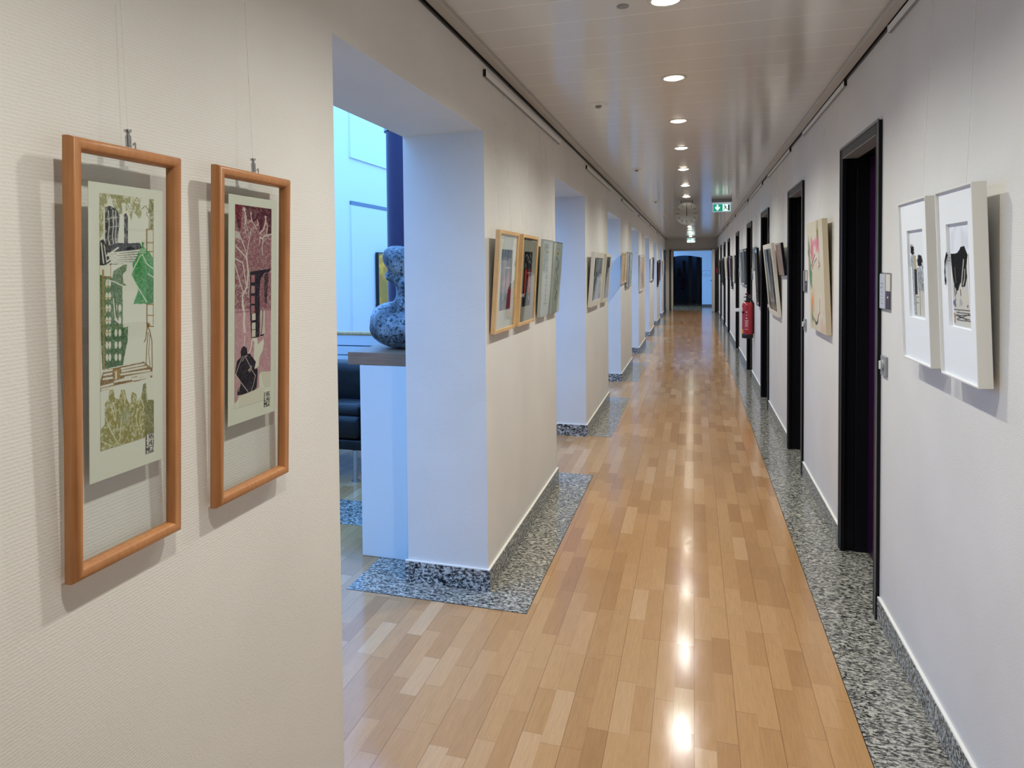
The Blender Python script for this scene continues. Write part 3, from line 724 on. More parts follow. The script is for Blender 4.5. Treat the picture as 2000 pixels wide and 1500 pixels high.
# olive crowd at the bottom
A.poly(P(110,2495,155,2440,155,2240,185,2200,200,2110,240,2100,245,2180,290,2200,310,2110,345,2110,365,2200,400,2260,415,2130,460,2150,470,2220,510,2180,530,2070,560,2050,575,2210,648,2210,648,2550,110,2700), '#8b8438', 1, 0.42, )
A.poly(P(520,2180,530,2060,560,2045,580,2210,640,2210,648,2540,550,2560,545,2300), '#616228', 0.8, 0.35)
for pts in [(205,2240,235,2330,245,2400),(235,2230,260,2340,250,2410),(310,2400,295,2600),(165,2380,210,2500,285,2640),(470,2290,460,2420,480,2470),(500,2350,495,2430,515,2510),(480,2260,505,2190,540,2280,520,2340),(330,2120,350,2180,340,2240),(430,2160,460,2200),(120,2600,220,2650),(560,2100,575,2230)]:
    A.stroke(P(*pts), 0.016, '#d4d2b4', 0.9)
A.blob(*q(350,2370), 0.13, 0.045, '#9ba08a', 0.55, 0.6, 0.4)
pig1 = A; A.speckle('#d8d8cc', 0.09)
seal_strokes = {
 'I': [(0,0,0,1)], 'N': [(0,1,0,0),(0,0,1,1),(1,1,1,0)], 'S': [(1,0,0,0.1),(0,0.1,0,0.5),(0,0.5,1,0.55),(1,0.55,1,1),(1,1,0,1)],
 'L': [(0,0,0,1),(0,1,1,1)], 'H': [(0,0,0,1),(1,0,1,1),(0,0.5,1,0.5)], 'U': [(0,0,0,1),(0,1,1,1),(1,1,1,0)], 'M': [(0,1,0,0),(0,0,0.5,0.6),(0.5,0.6,1,0),(1,0,1,1)],
 'E': [(1,0,0,0),(0,0,0,1),(0,0.5,0.8,0.5),(0,1,1,1)], 'Z': [(0,0,1,0),(1,0,0,1),(0,1,1,1)]}
def seal(W_=0.0185, H_=0.034):
    a = Art(44, 84, '#d8d8cc', 5); a.asp = H_/W_
    a.rect(0, 0, 1, 1, '#2a2724'); a.rect(0.06, 0.04, 0.97, 0.97, '#d4d2c8')
    for row, word in enumerate(('INS', 'LHU', 'MEZ')):
        for c, ch in enumerate(word):
            for x0, y0, x1, y1 in seal_strokes[ch]:
                f = lambda x, y: (0.12+c*0.3+x*0.2, 0.07+row*0.31+y*0.22)
                a.stroke([f(x0, y0), f(x1, y1)], 0.075, '#241f1c', rough=0.4)
    a.rect(0.5, 0.95, 1, 1, '#241f1c'); return a
r1 = big_frame(0.826, 1.064, 1.034, 1.703, 'larger narrow beech frame nearest the camera, green, black and olive woodcut print', pig1, 0.160, 0.468, 0.139, 0.117, 0.405, 0.186, 0.004)
sl = seal(); sl.object('printed_seal', 0.0195, 0.034, r1, y=-0.00495, cx=0.004+0.0485, z0=0.157)

# second print: wine red and black woodcut
A = Art(170, 620, '#dadacb', 9); A.asp = 0.47/0.128
q = mapper(150, 572, 235, 290, 2720, 2560)
P = lambda *a: [q(a[i], a[i+1]) for i in range(0, len(a), 2)]
RO, RO2, WN, PK, BK = '#8a5560', '#74424e', '#52252f', '#b98a93', '#25222a'
A.poly(P(150,235,572,290,572,1520,150,1560), RO, 1, 0.35, (40, 160))
A.poly(P(150,700,560,700,560,1000,150,1050), '#8f6069', 0.5, 0.5, (50, 150))
A.poly(P(150,1500,572,1490,572,2240,440,2260,430,2300,430,2440,360,2500,200,2560,170,2640,150,2640), PK, 1, 0.15)
A.poly(P(235,240,572,295,570,590,520,600,530,470,500,380,470,520,430,560,420,440,380,430,350,470,330,400,290,420,240,300), WN, 0.95, 0.35)
A.poly(P(150,235,235,245,220,380,215,560,190,520,165,420,150,300), '#6c1f2c', 0.95, 0.2); A.poly(P(155,400,190,420,210,580,180,520), BK, 0.7, 0.4)
A.poly(P(150,560,205,570,205,650,150,650), '#cfcfc2', 0.8, 0.4)
W1 = '#d6cdc4'
for pts, w in [((150,890,235,940,245,1000,270,1180,290,1240),.024),((160,740,260,860,275,900),.026),((205,620,250,740,280,840),.02),((330,530,300,700,280,860),.018),((275,840,290,980,295,1060,285,1220,235,1340,232,1460),.036),((150,950,190,1120,240,1290),.022),((300,1020,310,1180,300,1340),.014),((232,1300,240,1400,250,1500),.02),((295,560,260,440,245,350),.012),((240,280,265,350,270,420,260,470),.03),((320,340,335,430,345,450),.022),((350,460,380,500,385,530),.018),((400,420,410,480,400,490),.02),((495,380,500,450,470,540,430,580),.026),((500,450,525,500,515,580,470,640,430,640,425,720),.018),((430,620,470,660,455,760,465,840),.018),((510,610,540,595,572,595),.026),((300,630,270,590,255,480),.01),((290,470,310,440,340,430),.012)]:
    A.stroke(P(*pts), w, W1, 0.92)
A.blob(*q(500,385), 0.03, 0.006, W1); A.blob(*q(255,300), 0.03, 0.012, W1, 0.9); A.blob(*q(325,345), 0.02, 0.01, W1, 0.9)
# dark ladder and legs
A.poly(P(318,1045,400,1030,572,1000,540,1045,480,1060,440,1130,430,1300,435,1500,430,1830,335,1845,318,1500), BK, 1, 0.12)
A.poly(P(485,1070,535,1050,535,1150,515,1430,490,1400,485,1200), '#3a2f2f', 0.9, 0.2)
A.poly(P(440,1140,480,1060,485,1200,490,1460,440,1500), RO, 0.8, 0.3)
for k, yy_ in enumerate((1085, 1215, 1340, 1455)): A.rect(*q(332, yy_), *q(374, yy_+85), '#a56a72' if k != 1 else '#b08a8a', 0.95)
for k, yy_ in enumerate((1550, 1660, 1750)): A.rect(*q(340, yy_), *q(384, yy_+75), '#d2c6bc', 1)
A.stroke(P(240,1460,255,1560,250,1680,262,1770), 0.06, '#d8cfc6', 0.9); A.stroke(P(262,1820,255,1950), 0.022, '#d8cfc6')
A.poly(P(440,1500,500,1500,510,1700,490,1810,445,1830), '#d0c8bc', 0.7)
A.stroke(P(470,1500,465,1650,450,1800), 0.02, '#4a403c'); A.stroke(P(505,1500,505,1720), 0.016, '#8a7068'); A.stroke(P(445,1810,480,1800), 0.03, BK)
A.stroke(P(150,1540,572,1495), 0.006, '#5a2a34')
A.poly(P(340,1850,405,1840,412,1920,480,1850,485,1900,470,1990,430,2080,425,2180,370,2220,365,2050,372,1900), '#d8d6c8')
A.stroke(P(345,1870,325,1990,300,2050), 0.03, '#d8d0c6')
# seated black figure
A.poly(P(250,1945,285,1970,290,2040,320,2035,350,2080,390,2130,372,2220,410,2210,412,2270,400,2440,350,2510,180,2550,180,2500,215,2410,200,2350,170,2300,155,2280,165,2220,175,2130,220,2080,215,2020,225,1970), BK, 1, 0.1)
for pts in [(160,2300,215,2380,300,2500),(240,2070,200,2170,165,2290),(270,2080,310,2160,340,2230,385,2300),(385,2300,360,2420,330,2510),(235,2130,262,2070,290,2060),(300,2240,340,2200,330,2180),(215,2400,195,2500)]: A.stroke(P(*pts), 0.016, '#cdbfb8', 0.85)
A.blob(*q(320,2240), 0.05, 0.014, '#c9a8a6', 0.8, 0.6, 0.6)
A.poly(P(450,2250,572,2235,572,2420,495,2440,470,2380), '#d2ccbc'); A.poly(P(200,2560,430,2450,495,2440,495,2580,200,2700), '#d6d2c2')
A.speckle('#dadacb', 0.10, 0.5)
r2 = big_frame(1.166, 1.424, 1.039, 1.706, 'second narrow beech frame from the camera, wine red woodcut print with pale bare branches', A, 0.172, 0.466, 0.150, 0.130, 0.415, 0.182, 0.006)
sl.object('printed_seal', 0.022, 0.032, r2, y=-0.00495, cx=0.006+0.051, z0=0.166)

# ------------------------------------------------------------------ first pillar: two pine frames, two frameless acrylic boxes
def boxed(name, label, side, y0, y1, z0, z1, dep, gB, gT, fw, fm, backm, art, aw, ah, az, acx=0.0, group=None, rec=0.006, glass=True, nh=2, mat_art=None):
    r, W_, H_, tl, off = picture(name, label, 'picture', side, y0, y1, z0, z1, dep, gB, gT, group)
    frame_ring(W_, H_, fw, dep, r, fm)
    b = MB().box(-W_/2+fw*0.5, W_/2-fw*0.5, -dep+rec, -0.001, fw*0.5, H_-fw*0.5).build('mount_board', backm, r)
    if art is not None: art.object('artwork', aw, ah, r, y=-dep+rec-0.0005, cx=acx, z0=az, mat_=mat_art)
    if glass: pane(W_, H_, -dep+rec*0.45, r, M_glass, fw*0.9)
    if nh: hangers(r, H_, ([-W_*0.28, W_*0.28] if nh == 2 else [0.0]), tl, 0.0, RAILZ[side], z0)
    return r, W_, H_
A = Art(90, 150, '#8d8f98', 11); A.asp = 1.15
A.wash(['#6f747f', '#a4a6ad', '#5c6270'], 9, 3, 0.7, 0.45); A.wash(['#4f5f74'], 2, 5, 0.5, 0.5)
for u in (0.12, 0.2, 0.34, 0.45): A.stroke([(u, 0.02), (u-0.04, 0.5), (u+0.02, 0.7)], 0.02, '#c9cbd2', 0.6)
A.stroke([(0.62, -0.05), (0.58, 0.28)], 0.05, '#2b2c33'); A.stroke([(0.86, 0.02), (0.82, 0.3)], 0.02, '#3a3b42'); A.stroke([(0.4, 0.3), (0.85, 0.3)], 0.02, '#c9cbd2')
A.blob(0.3, 0.56, 0.12, 0.16, '#c79aa6', 0.9, 0.5, 0.6); A.blob(0.72, 0.5, 0.16, 0.2, '#c58d9d', 0.9, 0.5, 0.6); A.blob(0.62, 0.62, 0.1, 0.12, '#d9b3bd', 0.8, 0.6, 0.5)
A.poly([(0.72, 0.66), (0.98, 0.66), (0.98, 0.95), (0.6, 1.0)], '#7a1730', 0.95, 0.35); A.blob(0.9, 0.6, 0.07, 0.05, '#26222a', 1, 0.5, 0.8)
A.stroke([(0.2, 0.62), (0.26, 0.84), (0.36, 0.76), (0.4, 0.5)], 0.02, '#d8dbe2'); A.stroke([(0.12, 0.6), (0.08, 0.72), (0.14, 0.8)], 0.03, '#2c2e35')
boxed('framed_print', 'pine box frame nearest on the first pillar, grey and pink abstract print', 'L', 3.215, 3.603, 1.194, 1.683, 0.022, 0.03, 0.062, 0.017, M_pine, mat('warm_white_mount', '#e2e2dd', 0.8), A, 0.215, 0.295, 0.105, 0.0, group='pine framed prints on the first pillar', rec=0.010)
A = Art(90, 150, '#17161a', 12); A.asp = 1.45
for c_, u_ in (('#c23a32', 0.28), ('#b8322d', 0.74)):
    A.poly([(u_-0.13, 0.38), (u_-0.02, 0.3), (u_+0.12, 0.34), (u_+0.1, 0.62), (u_+0.02, 0.8), (u_-0.1, 0.74)], c_, 1, 0.2)
for pts in [(0.15,0.1,0.3,0.05,0.5,0.12),(0.35,0.16,0.5,0.1,0.62,0.2),(0.55,0.2,0.68,0.16,0.85,0.22),(0.2,0.2,0.3,0.28),(0.7,0.05,0.85,0.12),(0.1,0.3,0.2,0.24)]:
    A.stroke([(pts[i], pts[i+1]) for i in range(0, len(pts), 2)], 0.035, '#9a9a9c', 0.9, rough=0.5)
A.blob(0.2, 0.8, 0.1, 0.06, '#d5c8cc', 0.9, 0.5, 0.6); A.blob(0.85, 0.6, 0.08, 0.18, '#c9a4b0', 0.8, 0.5, 0.6); A.stroke([(0.75, 0.82), (0.8, 0.88)], 0.05, '#e0e0e0'); A.stroke([(0.48, 0.35), (0.5, 0.85)], 0.07, '#0e0d10')
boxed('framed_print', 'second pine box frame on the first pillar, black print with two bright red shapes', 'L', 3.692, 4.084, 1.193, 1.682, 0.022, 0.03, 0.062, 0.017, M_pine, mat('stone_grey_mount', '#a29e90', 0.8), A, 0.195, 0.30, 0.100, -0.01, group='pine framed prints on the first pillar', rec=0.010)
for i, (a, b, z0_, z1_) in enumerate(((4.245, 4.527, 1.204, 1.672), (4.585, 4.881, 1.203, 1.670))):
    A = Art(60, 150, '#bfc4bd', 20+i); A.asp = 0.47/0.28
    A.rect(0.25, 0.09, 0.75, 0.093, '#8d928c'); A.rect(0.25, 0.88, 0.75, 0.883, '#8d928c')
    A.blob(0.5, 0.155, 0.2, 0.022, '#b29b5e', 0.9, 0.4, 0.5)
    if i == 0:
        for k in range(26):
            w = 0.04+0.16*A.rng.rand()**1.5; v = 0.2+k*0.026; A.rect(0.5-w, v, 0.5+w, v+0.008+0.01*A.rng.rand(), '#6e726e', 0.75)
        A.rect(0.47, 0.2, 0.52, 0.86, '#7a7e79', 0.6)
    else:
        for k in range(34):
            u = 0.3+0.4*A.rng.rand(); v = 0.2+0.6*A.rng.rand(); A.stroke([(u, v), (u+0.25*(A.rng.rand()-0.5), v+0.07*(A.rng.rand()-0.3))], 0.02, '#5d625f', 0.7)
        A.stroke([(0.3, 0.2), (0.7, 0.3), (0.35, 0.4), (0.68, 0.52), (0.3, 0.62), (0.65, 0.72), (0.4, 0.78)], 0.025, '#4f5350', 0.8)
    r, W_, H_, tl, off = picture('acrylic_picture', ['frameless grey acrylic picture on the first pillar, column of small dark marks', 'frameless grey acrylic picture at the edge of the first pillar, zigzag grey drawing'][i], 'picture', 'L', a, b, z0_, z1_, 0.02, 0.03, 0.06, 'frameless acrylic pictures on the first pillar')
    MB().box(-W_/2, W_/2, -0.018, 0, 0, H_).build('backing_box', mat('grey_green_box', '#a9ada4', 0.5), r, bevel=0.001)
    A.object('artwork', W_*0.98, H_*0.99, r, y=-0.0185, z0=H_*0.005)
    pane(W_, H_, -0.021, r, M_acryl, 0.0)
    MB().box(-W_/2, W_/2, -0.0215, 0.0, H_, H_+0.002).build('top_edge', M_slate, r)
    hangers(r, H_, [-W_*0.3, W_*0.3], tl, 0.0, RAILZ['L'], z0_)

# ------------------------------------------------------------------ further pillars
def stripes(w, h, base, cols, seed, n=9, horiz=False):
    a = Art(w, h, base, seed); a.asp = h/w
    for k in range(n):
        u = a.rng.rand(); v = a.rng.rand()*0.8; c = cols[k % len(cols)]
        a.stroke([(u, v), (u+0.1*(a.rng.rand()-0.5), v+0.15+0.3*a.rng.rand())], 0.05+0.12*a.rng.rand(), c, 0.85, rough=0.5)
    return a
A = stripes(40, 90, '#b9c2cc', ['#23252c', '#5f6d8c', '#8a95a8', '#2c2e36', '#d7dbe2', '#6d8f7c'], 31, 14)
boxed('framed_print', 'cream framed print nearest on the second pillar, black and blue vertical forms', 'L', 6.455, 7.16, 1.145, 1.642, 0.030, 0.034, 0.073, 0.05, M_cream, M_whitemat, A, 0.56, 0.38, 0.06, group='cream framed prints on the second pillar')
A = stripes(40, 90, '#a9aaae', ['#1f2024', '#3c3d42', '#c9cacc', '#26272b', '#7b7d82'], 32, 16)
boxed('framed_print', 'second cream framed print on the second pillar, dense black and grey lines', 'L', 7.37, 7.80, 1.145, 1.640, 0.030, 0.034, 0.075, 0.03, M_cream, M_whitemat, A, 0.36, 0.42, 0.04, group='cream framed prints on the second pillar')
far = [
 ('L', 9.46, 9.80, 1.285, 1.687, 0.045, M_pine, '#c9b9a0', ['#9b7f5e', '#d8cdbb', '#8a7660'], 'thin tan framed picture nearest on the third pillar', 'pictures on the third pillar'),
 ('L', 9.84, 10.10, 1.295, 1.693, 0.05, M_cream, '#cfc6b6', ['#a58c6c', '#c3b7a4', '#8d7c69'], 'second tan and cream picture on the third pillar', 'pictures on the third pillar'),
 ('L', 10.13, 10.44, 1.215, 1.710, 0.05, M_greysw, '#a9b1b6', ['#7c868e', '#c5cbce', '#6d767e'], 'longer blue-grey framed picture on the third pillar', 'pictures on the third pillar'),
 ('L', 10.50, 10.87, 1.219, 1.715, 0.05, M_greysw, '#b3bbbf', ['#808a92', '#d0d5d7', '#737c83'], 'blue-grey framed picture at the far edge of the third pillar', 'pictures on the third pillar'),
 ('L', 12.80, 13.10, 1.075, 1.720, 0.035, M_white, '#c9b6a4', ['#8a4f43', '#b98f63', '#6d3b3a', '#d8cdbf'], 'white edged rust and ochre picture nearest on the fourth pillar', 'pictures on the fourth pillar'),
 ('L', 13.14, 13.44, 1.075, 1.722, 0.035, M_white, '#b9a79a', ['#42454a', '#a06d5d', '#565a60'], 'middle rust and grey picture on the fourth pillar', 'pictures on the fourth pillar'),
 ('L', 13.48, 13.85, 1.081, 1.730, 0.035, M_pine, '#c9b08f', ['#7c3d36', '#c99a6a', '#d5b0a4'], 'wood edged red-brown picture at the far edge of the fourth pillar', 'pictures on the fourth pillar'),
 ('L', 16.0, 16.55, 1.197, 1.687, 0.035, M_white, '#d6d4cc', ['#8d8d88', '#b9b8b0'], 'white framed pale picture nearest on the fifth pillar', 'pictures on the fifth pillar'),
 ('L', 16.62, 17.2, 1.180, 1.714, 0.045, M_black, '#3a3f4c', ['#14151a', '#6f7a90', '#20242e'], 'black framed blue-black picture on the fifth pillar', 'pictures on the fifth pillar'),
 ('L', 19.2, 19.75, 0.985, 1.658, 0.035, M_frame_dark, '#5a2f28', ['#3d1a18', '#7b4a38', '#2a1414'], 'long dark red-brown picture nearest on the sixth pillar', 'pictures on the sixth pillar'),
 ('L', 19.80, 20.6, 1.092, 1.686, 0.045, M_frame_dark, '#6b3a30', ['#4a1f1c', '#8a5542', '#2c1513'], 'second dark red-brown picture on the sixth pillar', 'pictures on the sixth pillar'),
 ('L', 22.4, 23.1, 1.251, 1.689, 0.035, M_cream, '#aaa89a', ['#8a887a', '#c3c1b3'], 'pale grey-green picture beside the dark door at the end of the left wall', None),
 ('R', 10.95, 11.38, 1.191, 1.752, 0.038, M_black, '#30323a', ['#15161a', '#8a8f98', '#1c1d22'], 'nearer black framed picture between the fourth and fifth dark doors', 'grey and black pictures before the fifth dark door'),
 ('R', 11.50, 12.35, 1.204, 1.756, 0.045, M_greysw, '#59636f', ['#3a434f', '#8d9aa6', '#2c333d', '#a6b3bb'], 'wide slate-grey cloudy abstract between the fourth and fifth dark doors', 'grey and black pictures before the fifth dark door'),
 ('R', 14.05, 14.35, 1.192, 1.697, 0.03, M_black, '#c9c6bb', ['#8f8d84', '#dcd9cf'], 'black edged pale picture between the fifth and sixth dark doors', 'pictures between the fifth and sixth dark doors'),
 ('R', 14.42, 14.78, 1.192, 1.697, 0.03, M_cream, '#cdcabc', ['#a5a296', '#e0ddd2'], 'cream framed pale picture between the fifth and sixth dark doors', 'pictures between the fifth and sixth dark doors'),
 ('R', 15.06, 15.5, 1.049, 1.70, 0.043, M_black, '#35242f', ['#141217', '#5a3d58'], 'long black picture just before the sixth dark door', 'pictures between the fifth and sixth dark doors'),
 ('R', 15.6, 16.2, 1.23, 1.717, 0.043, M_purple, '#7c5f7c', ['#55405a', '#a58aa5'], 'purple picture just before the sixth dark door', 'pictures between the fifth and sixth dark doors'),
 ('R', 17.6, 18.2, 1.22, 1.72, 0.053, M_cream, '#cbbfb0', ['#8a7263', '#e0d8cc', '#3c302c'], 'cream and brown picture between the sixth and seventh dark doors', None),
 ('R', 19.75, 20.5, 1.017, 1.708, 0.037, M_black, '#2b2c38', ['#131318', '#555a70'], 'tall black framed picture between the seventh and eighth dark doors', None),
 ('R', 22.1, 22.8, 1.260, 1.688, 0.05, M_black, '#7a5a4c', ['#1b1818', '#b98a70', '#c9c3bb'], 'small black and rust picture before the last dark door on the right', None)]
for i, (s, a, b, z0_, z1_, gT, fm, base, cols, lb, gp) in enumerate(far):
    A = stripes(16, 40, base, cols, 50+i, 12)
    boxed('framed_picture', lb, s, a, b, z0_, z1_, 0.022, 0.026, gT, 0.02, fm, M_whitemat, A, (b-a)*0.86, (z1_-z0_)*0.88, (z1_-z0_)*0.06, group=gp, glass=False, nh=1)

# ------------------------------------------------------------------ right wall, near: two white box frames with drawings
def white_box(y0, y1, label, art):
    r, W_, H_, tl, off = picture('framed_drawing', label, 'picture', 'R', y0, y1, 1.179, 1.710, 0.034, 0.050, 0.071, 'white box frames near the camera')
    frame_ring(W_, H_, 0.0055, 0.034, r, M_white)
    ow, z0, z1 = 0.086, 0.145, 0.434
    fy = -0.026
    m = MB(); x = W_/2-0.004
    m.box(-x, -ow, fy, fy+0.0085, 0.004, H_-0.004).box(ow, x, fy, fy+0.0085, 0.004, H_-0.004).box(-ow, ow, fy, fy+0.0085, 0.004, z0).box(-ow, ow, fy, fy+0.0085, z1, H_-0.004)
    m.build('mount_board', M_whitemat, r)
    MB().box(-x, x, -0.0175, -0.001, 0.004, H_-0.004).build('back_board', M_whitemat, r)
    art.object('drawing', 0.150, 0.278, r, y=-0.0181, z0=z0+0.003, cx=-0.011)
    hangers(r, H_, [0.0], tl, 0.0, RAILZ['R'], 1.179)
    return r
A = Art(110, 190, '#e6e8ea', 61); A.asp = 1.6   # two little striped figures
q = mapper(105, 350, 110, 60, 1200, 1260); P = lambda *a: [q(a[i], a[i+1]) for i in range(0, len(a), 2)]
A.poly(P(125,400,210,400,215,580,225,560,330,560,345,1240,150,1200), '#c9c6bb')
A.poly(P(115,400,165,410,175,820,185,1190,150,1190,130,560,105,540), '#8f9ca5', 0.9, 0.5); A.poly(P(165,400,210,400,218,600,175,600), '#b3a487')
for k in range(13): A.stroke(P(175, 600+k*26, 215, 596+k*26), 0.035, '#26272c')
A.poly(P(225,560,330,560,335,880,240,860), '#8b94a1', 0.85, 0.7, (30, 60))
for k in range(22): 
    u = 235+90*A.rng.rand(); v = 580+300*A.rng.rand(); A.stroke(P(u, v, u+20*(A.rng.rand()-0.5), v+50), 0.014, '#3a3d48', 0.8)
A.stroke(P(185,900,190,1190), 0.03, '#4a4b50', 0.8); A.stroke(P(262,860,255,1200), 0.035, '#5a5b60', 0.8); A.stroke(P(300,870,290,1100), 0.012, '#77787c')
A.stroke(P(190,960,240,955), 0.012, '#55565a'); A.stroke(P(190,1030,235,1040), 0.012, '#55565a')
def scribble(A, pts, n, w, seed):
    rg = np.random.RandomState(seed); x0, y0, x1, y1 = pts
    for _ in range(n):
        p = [(x0+(x1-x0)*rg.rand(), y0+(y1-y0)*rg.rand()) for _ in range(3)]; A.stroke([q(*v) for v in p], w, '#17181b')
A.blob(*q(150,330), 0.13, 0.06, '#141518', 1, 0.3, 0.5); scribble(A, (118,250,185,400), 10, 0.018, 1)
A.blob(*q(275,480), 0.2, 0.075, '#141518', 1, 0.3, 0.5); scribble(A, (222,390,325,570), 14, 0.018, 2); A.stroke(P(320,430,328,560), 0.02, '#17181b')
white_box(2.528, 2.836, 'white box frame farther from the camera, drawing of two small striped figures with black hair', A)
A = Art(110, 190, '#e6e8ee', 62); A.asp = 1.6
q = mapper(640, 950, 20, 0, 1310, 1380); P = lambda *a: [q(a[i], a[i+1]) for i in range(0, len(a), 2)]
A.poly(P(665,560,910,400,940,1370,690,1330,665,900), '#cdc8bd', 1); A.stroke(P(935,400,950,1380), 0.03, '#a08a70')
A.wash(['#bfc3cb'], 6, 10, 0.3, 0.6)
A.poly(P(655,375,760,370,800,330,820,290,880,285,905,350,925,400,900,560,905,700,870,820,820,820,800,760,760,860,735,870,700,800,680,700,665,560), '#121316', 1, 0.05)
A.stroke(P(860,470,835,640,815,780), 0.045, '#c9c5bc', 0.9); A.stroke(P(875,600,865,720,840,790), 0.05, '#bcb9b0', 0.8); A.stroke(P(715,560,725,760), 0.025, '#9a978f', 0.7); A.stroke(P(795,860,800,930), 0.03, '#17181b')
A.stroke(P(700,800,705,930), 0.035, '#2a2c38'); A.stroke(P(735,830,725,900), 0.04, '#17181b')
A.blob(*q(695,1020), 0.09, 0.06, '#3a4260', 0.8, 0.6, 0.7); A.blob(*q(900,1080), 0.05, 0.02, '#33406e', 0.8, 0.6, 0.5); A.blob(*q(790,1020), 0.12, 0.05, '#8a8d94', 0.5, 0.7, 0.8)
for a_ in [(680,1110,930,1140),(720,1150,930,1180),(700,1190,935,1200),(740,1210,925,1260),(720,1240,920,1190),(760,1130,740,1200),(730,1250,935,1280),(720,1180,880,1260)]: A.stroke(P(*a_), 0.014, '#303238', 0.9)
A.poly(P(670,1150,710,1170,700,1300,675,1290), '#9a7c60', 0.8, 0.3)
rb = white_box(2.142, 2.434, 'white box frame nearest the camera on the right, drawing with a black tangled thread shape', A)
# loose thread hanging out over the mount on the left of the drawing
th = []
for k in range(3):
    th.append([(-0.080+0.004*k, -0.028, 0.355-0.004*k), (-0.094+0.003*k, -0.029, 0.33), (-0.095-0.002*k, -0.029, 0.30), (-0.100+0.003*k, -0.0285, 0.275), (-0.097, -0.0285, 0.262)])
m = MB()
for p in th: m.tube([Vector(v) for v in p], 0.0011, n=6)
m.build('loose_thread', M_black, rb, smooth=True)

# flower canvas between first and second door
A = Art(120, 170, '#d6cdb4', 71); A.asp = 0.66/0.575
A.wash(['#e0d9c6', '#d8c3a2'], 3, 4, 0.6, 0.45, 3)
A.blob(0.7, 0.13, 0.08, 0.15, '#7c7a38', 0.95, 0.8, 0.5); A.blob(0.12, 0.3, 0.09, 0.22, '#7c8048', 0.95, 0.7, 0.5); A.blob(0.05, 0.28, 0.03, 0.05, '#32361f', 0.9, 0.6)
A.blob(0.32, 0.25, 0.13, 0.12, '#e0708c', 0.95, 0.6, 0.5); A.blob(0.66, 0.22, 0.13, 0.1, '#e27c90', 0.9, 0.6, 0.6); A.blob(0.5, 0.2, 0.18, 0.045, '#d97f92', 0.8, 0.6, 0.5)
A.stroke([(0.28,0.16),(0.26,0.3),(0.3,0.4)], 0.05, '#cf6f86', 0.7, rough=0.5); A.stroke([(0.7,0.16),(0.74,0.3),(0.72,0.42)], 0.04, '#cf6f86', 0.7, rough=0.5)
A.blob(0.5, 0.3, 0.1, 0.11, '#ded4bc', 0.9, 0.5)
A.blob(0.17, 0.52, 0.11, 0.14, '#3f8050', 0.95, 0.5, 0.5); A.blob(0.14, 0.42, 0.06, 0.06, '#6f8f6a', 0.8, 0.6, 0.5); A.blob(0.07, 0.45, 0.04, 0.12, '#d98f83', 0.8, 0.6)
A.blob(0.24, 0.75, 0.12, 0.11, '#f08a48', 0.9, 0.7, 0.5); A.blob(0.3, 0.72, 0.07, 0.18, '#dda77c', 0.6, 0.8, 0.4); A.blob(0.16, 0.86, 0.06, 0.13, '#7f8a44', 0.9, 0.6, 0.6); A.blob(0.22, 0.9, 0.03, 0.04, '#23301c', 0.95, 0.5)
A.blob(0.5, 0.6, 0.16, 0.25, '#dccbaa', 0.5, 0.9); A.blob(0.8, 0.95, 0.2, 0.1, '#dba184', 0.5, 0.9, 0.5)
A.stroke([(0.22,0.41),(0.4,0.34),(0.5,0.3)], 0.016, '#3a2a28', 1); A.stroke([(0.28,0.44),(0.45,0.37),(0.6,0.34)], 0.012, '#4a3230', 1); A.stroke([(0.72,0.36),(0.8,0.4),(0.7,0.42)], 0.014, '#a4505a')
A.stroke([(0.3,0.9),(0.4,0.94),(0.52,0.91),(0.56,0.86)], 0.028, '#17151a'); A.stroke([(0.56,0.86),(0.66,0.82),(0.7,0.7)], 0.018, '#b2405a')
for _ in range(14):
    u = 0.4+0.5*A.rng.rand(); v = 0.78+0.2*A.rng.rand(); A.stroke([(u, v), (u+0.04, v+0.03)], 0.006, '#c07a66', 0.6)
r, W_, H_, tl, off = picture('canvas_painting', 'unframed pale canvas with a pink flower and green leaf between the first two dark doors', 'painting', 'R', 4.475, 5.053, 1.103, 1.765, 0.028, 0.030, 0.056)
MB().box(-W_/2, W_/2, -0.028, 0, 0, H_).build('stretched_canvas', mat('cream_canvas', '#cdbfa4', 0.85), r, bevel=0.0015)
A.object('painted_face', W_-0.002, H_-0.002, r, y=-0.0286, z0=0.001, mat_=M_paint)
MB().tube([Vector((0.23, 0.002, 0.42)), Vector((0.1, 0.006, 0.44)), Vector((0, 0.008, 0.60)), Vector((-0.1, 0.006, 0.44)), Vector((-0.23, 0.002, 0.42))], 0.001, n=5).build('picture_wire', M_steel, r)
hangers(r, H_, [0.0], tl, 0.0, RAILZ['R'], 1.103)
# small brown painting and the long collage between second and third door
A = stripes(40, 50, '#86695a', ['#6f5547', '#9a8474', '#8f6a50', '#7a746e', '#5a463c', '#a07a5c'], 73, 26); A.asp = 0.6
boxed('canvas_painting', 'small brown and grey streaked painting just beyond the second dark door', 'R', 6.46, 6.86, 1.419, 1.692, 0.022, 0.03, 0.062, 0.004, M_frame_dark, M_whitemat, A, 0.385, 0.262, 0.005, glass=False, mat_art=M_paint, rec=0.001)
A = Art(70, 130, '#55565c', 74); A.asp = 1.0
A.wash(['#2c2d33', '#8a8d92'], 12, 3, 0.8, 0.5)
A.stroke([(0.18, 0.0), (0.3, 0.62)], 0.16, '#b9cdf0'); A.stroke([(0.3, 0.0), (0.38, 0.6)], 0.06, '#23242a'); A.stroke([(0.62, 0.0), (0.66, 0.8)], 0.08, '#dcdcd8', 0.9); A.stroke([(0.8, 0.1), (0.8, 0.8)], 0.08, '#1c1d22'); A.stroke([(0.52, 0.2), (0.56, 0.8)], 0.04, '#7a4438', 0.8)
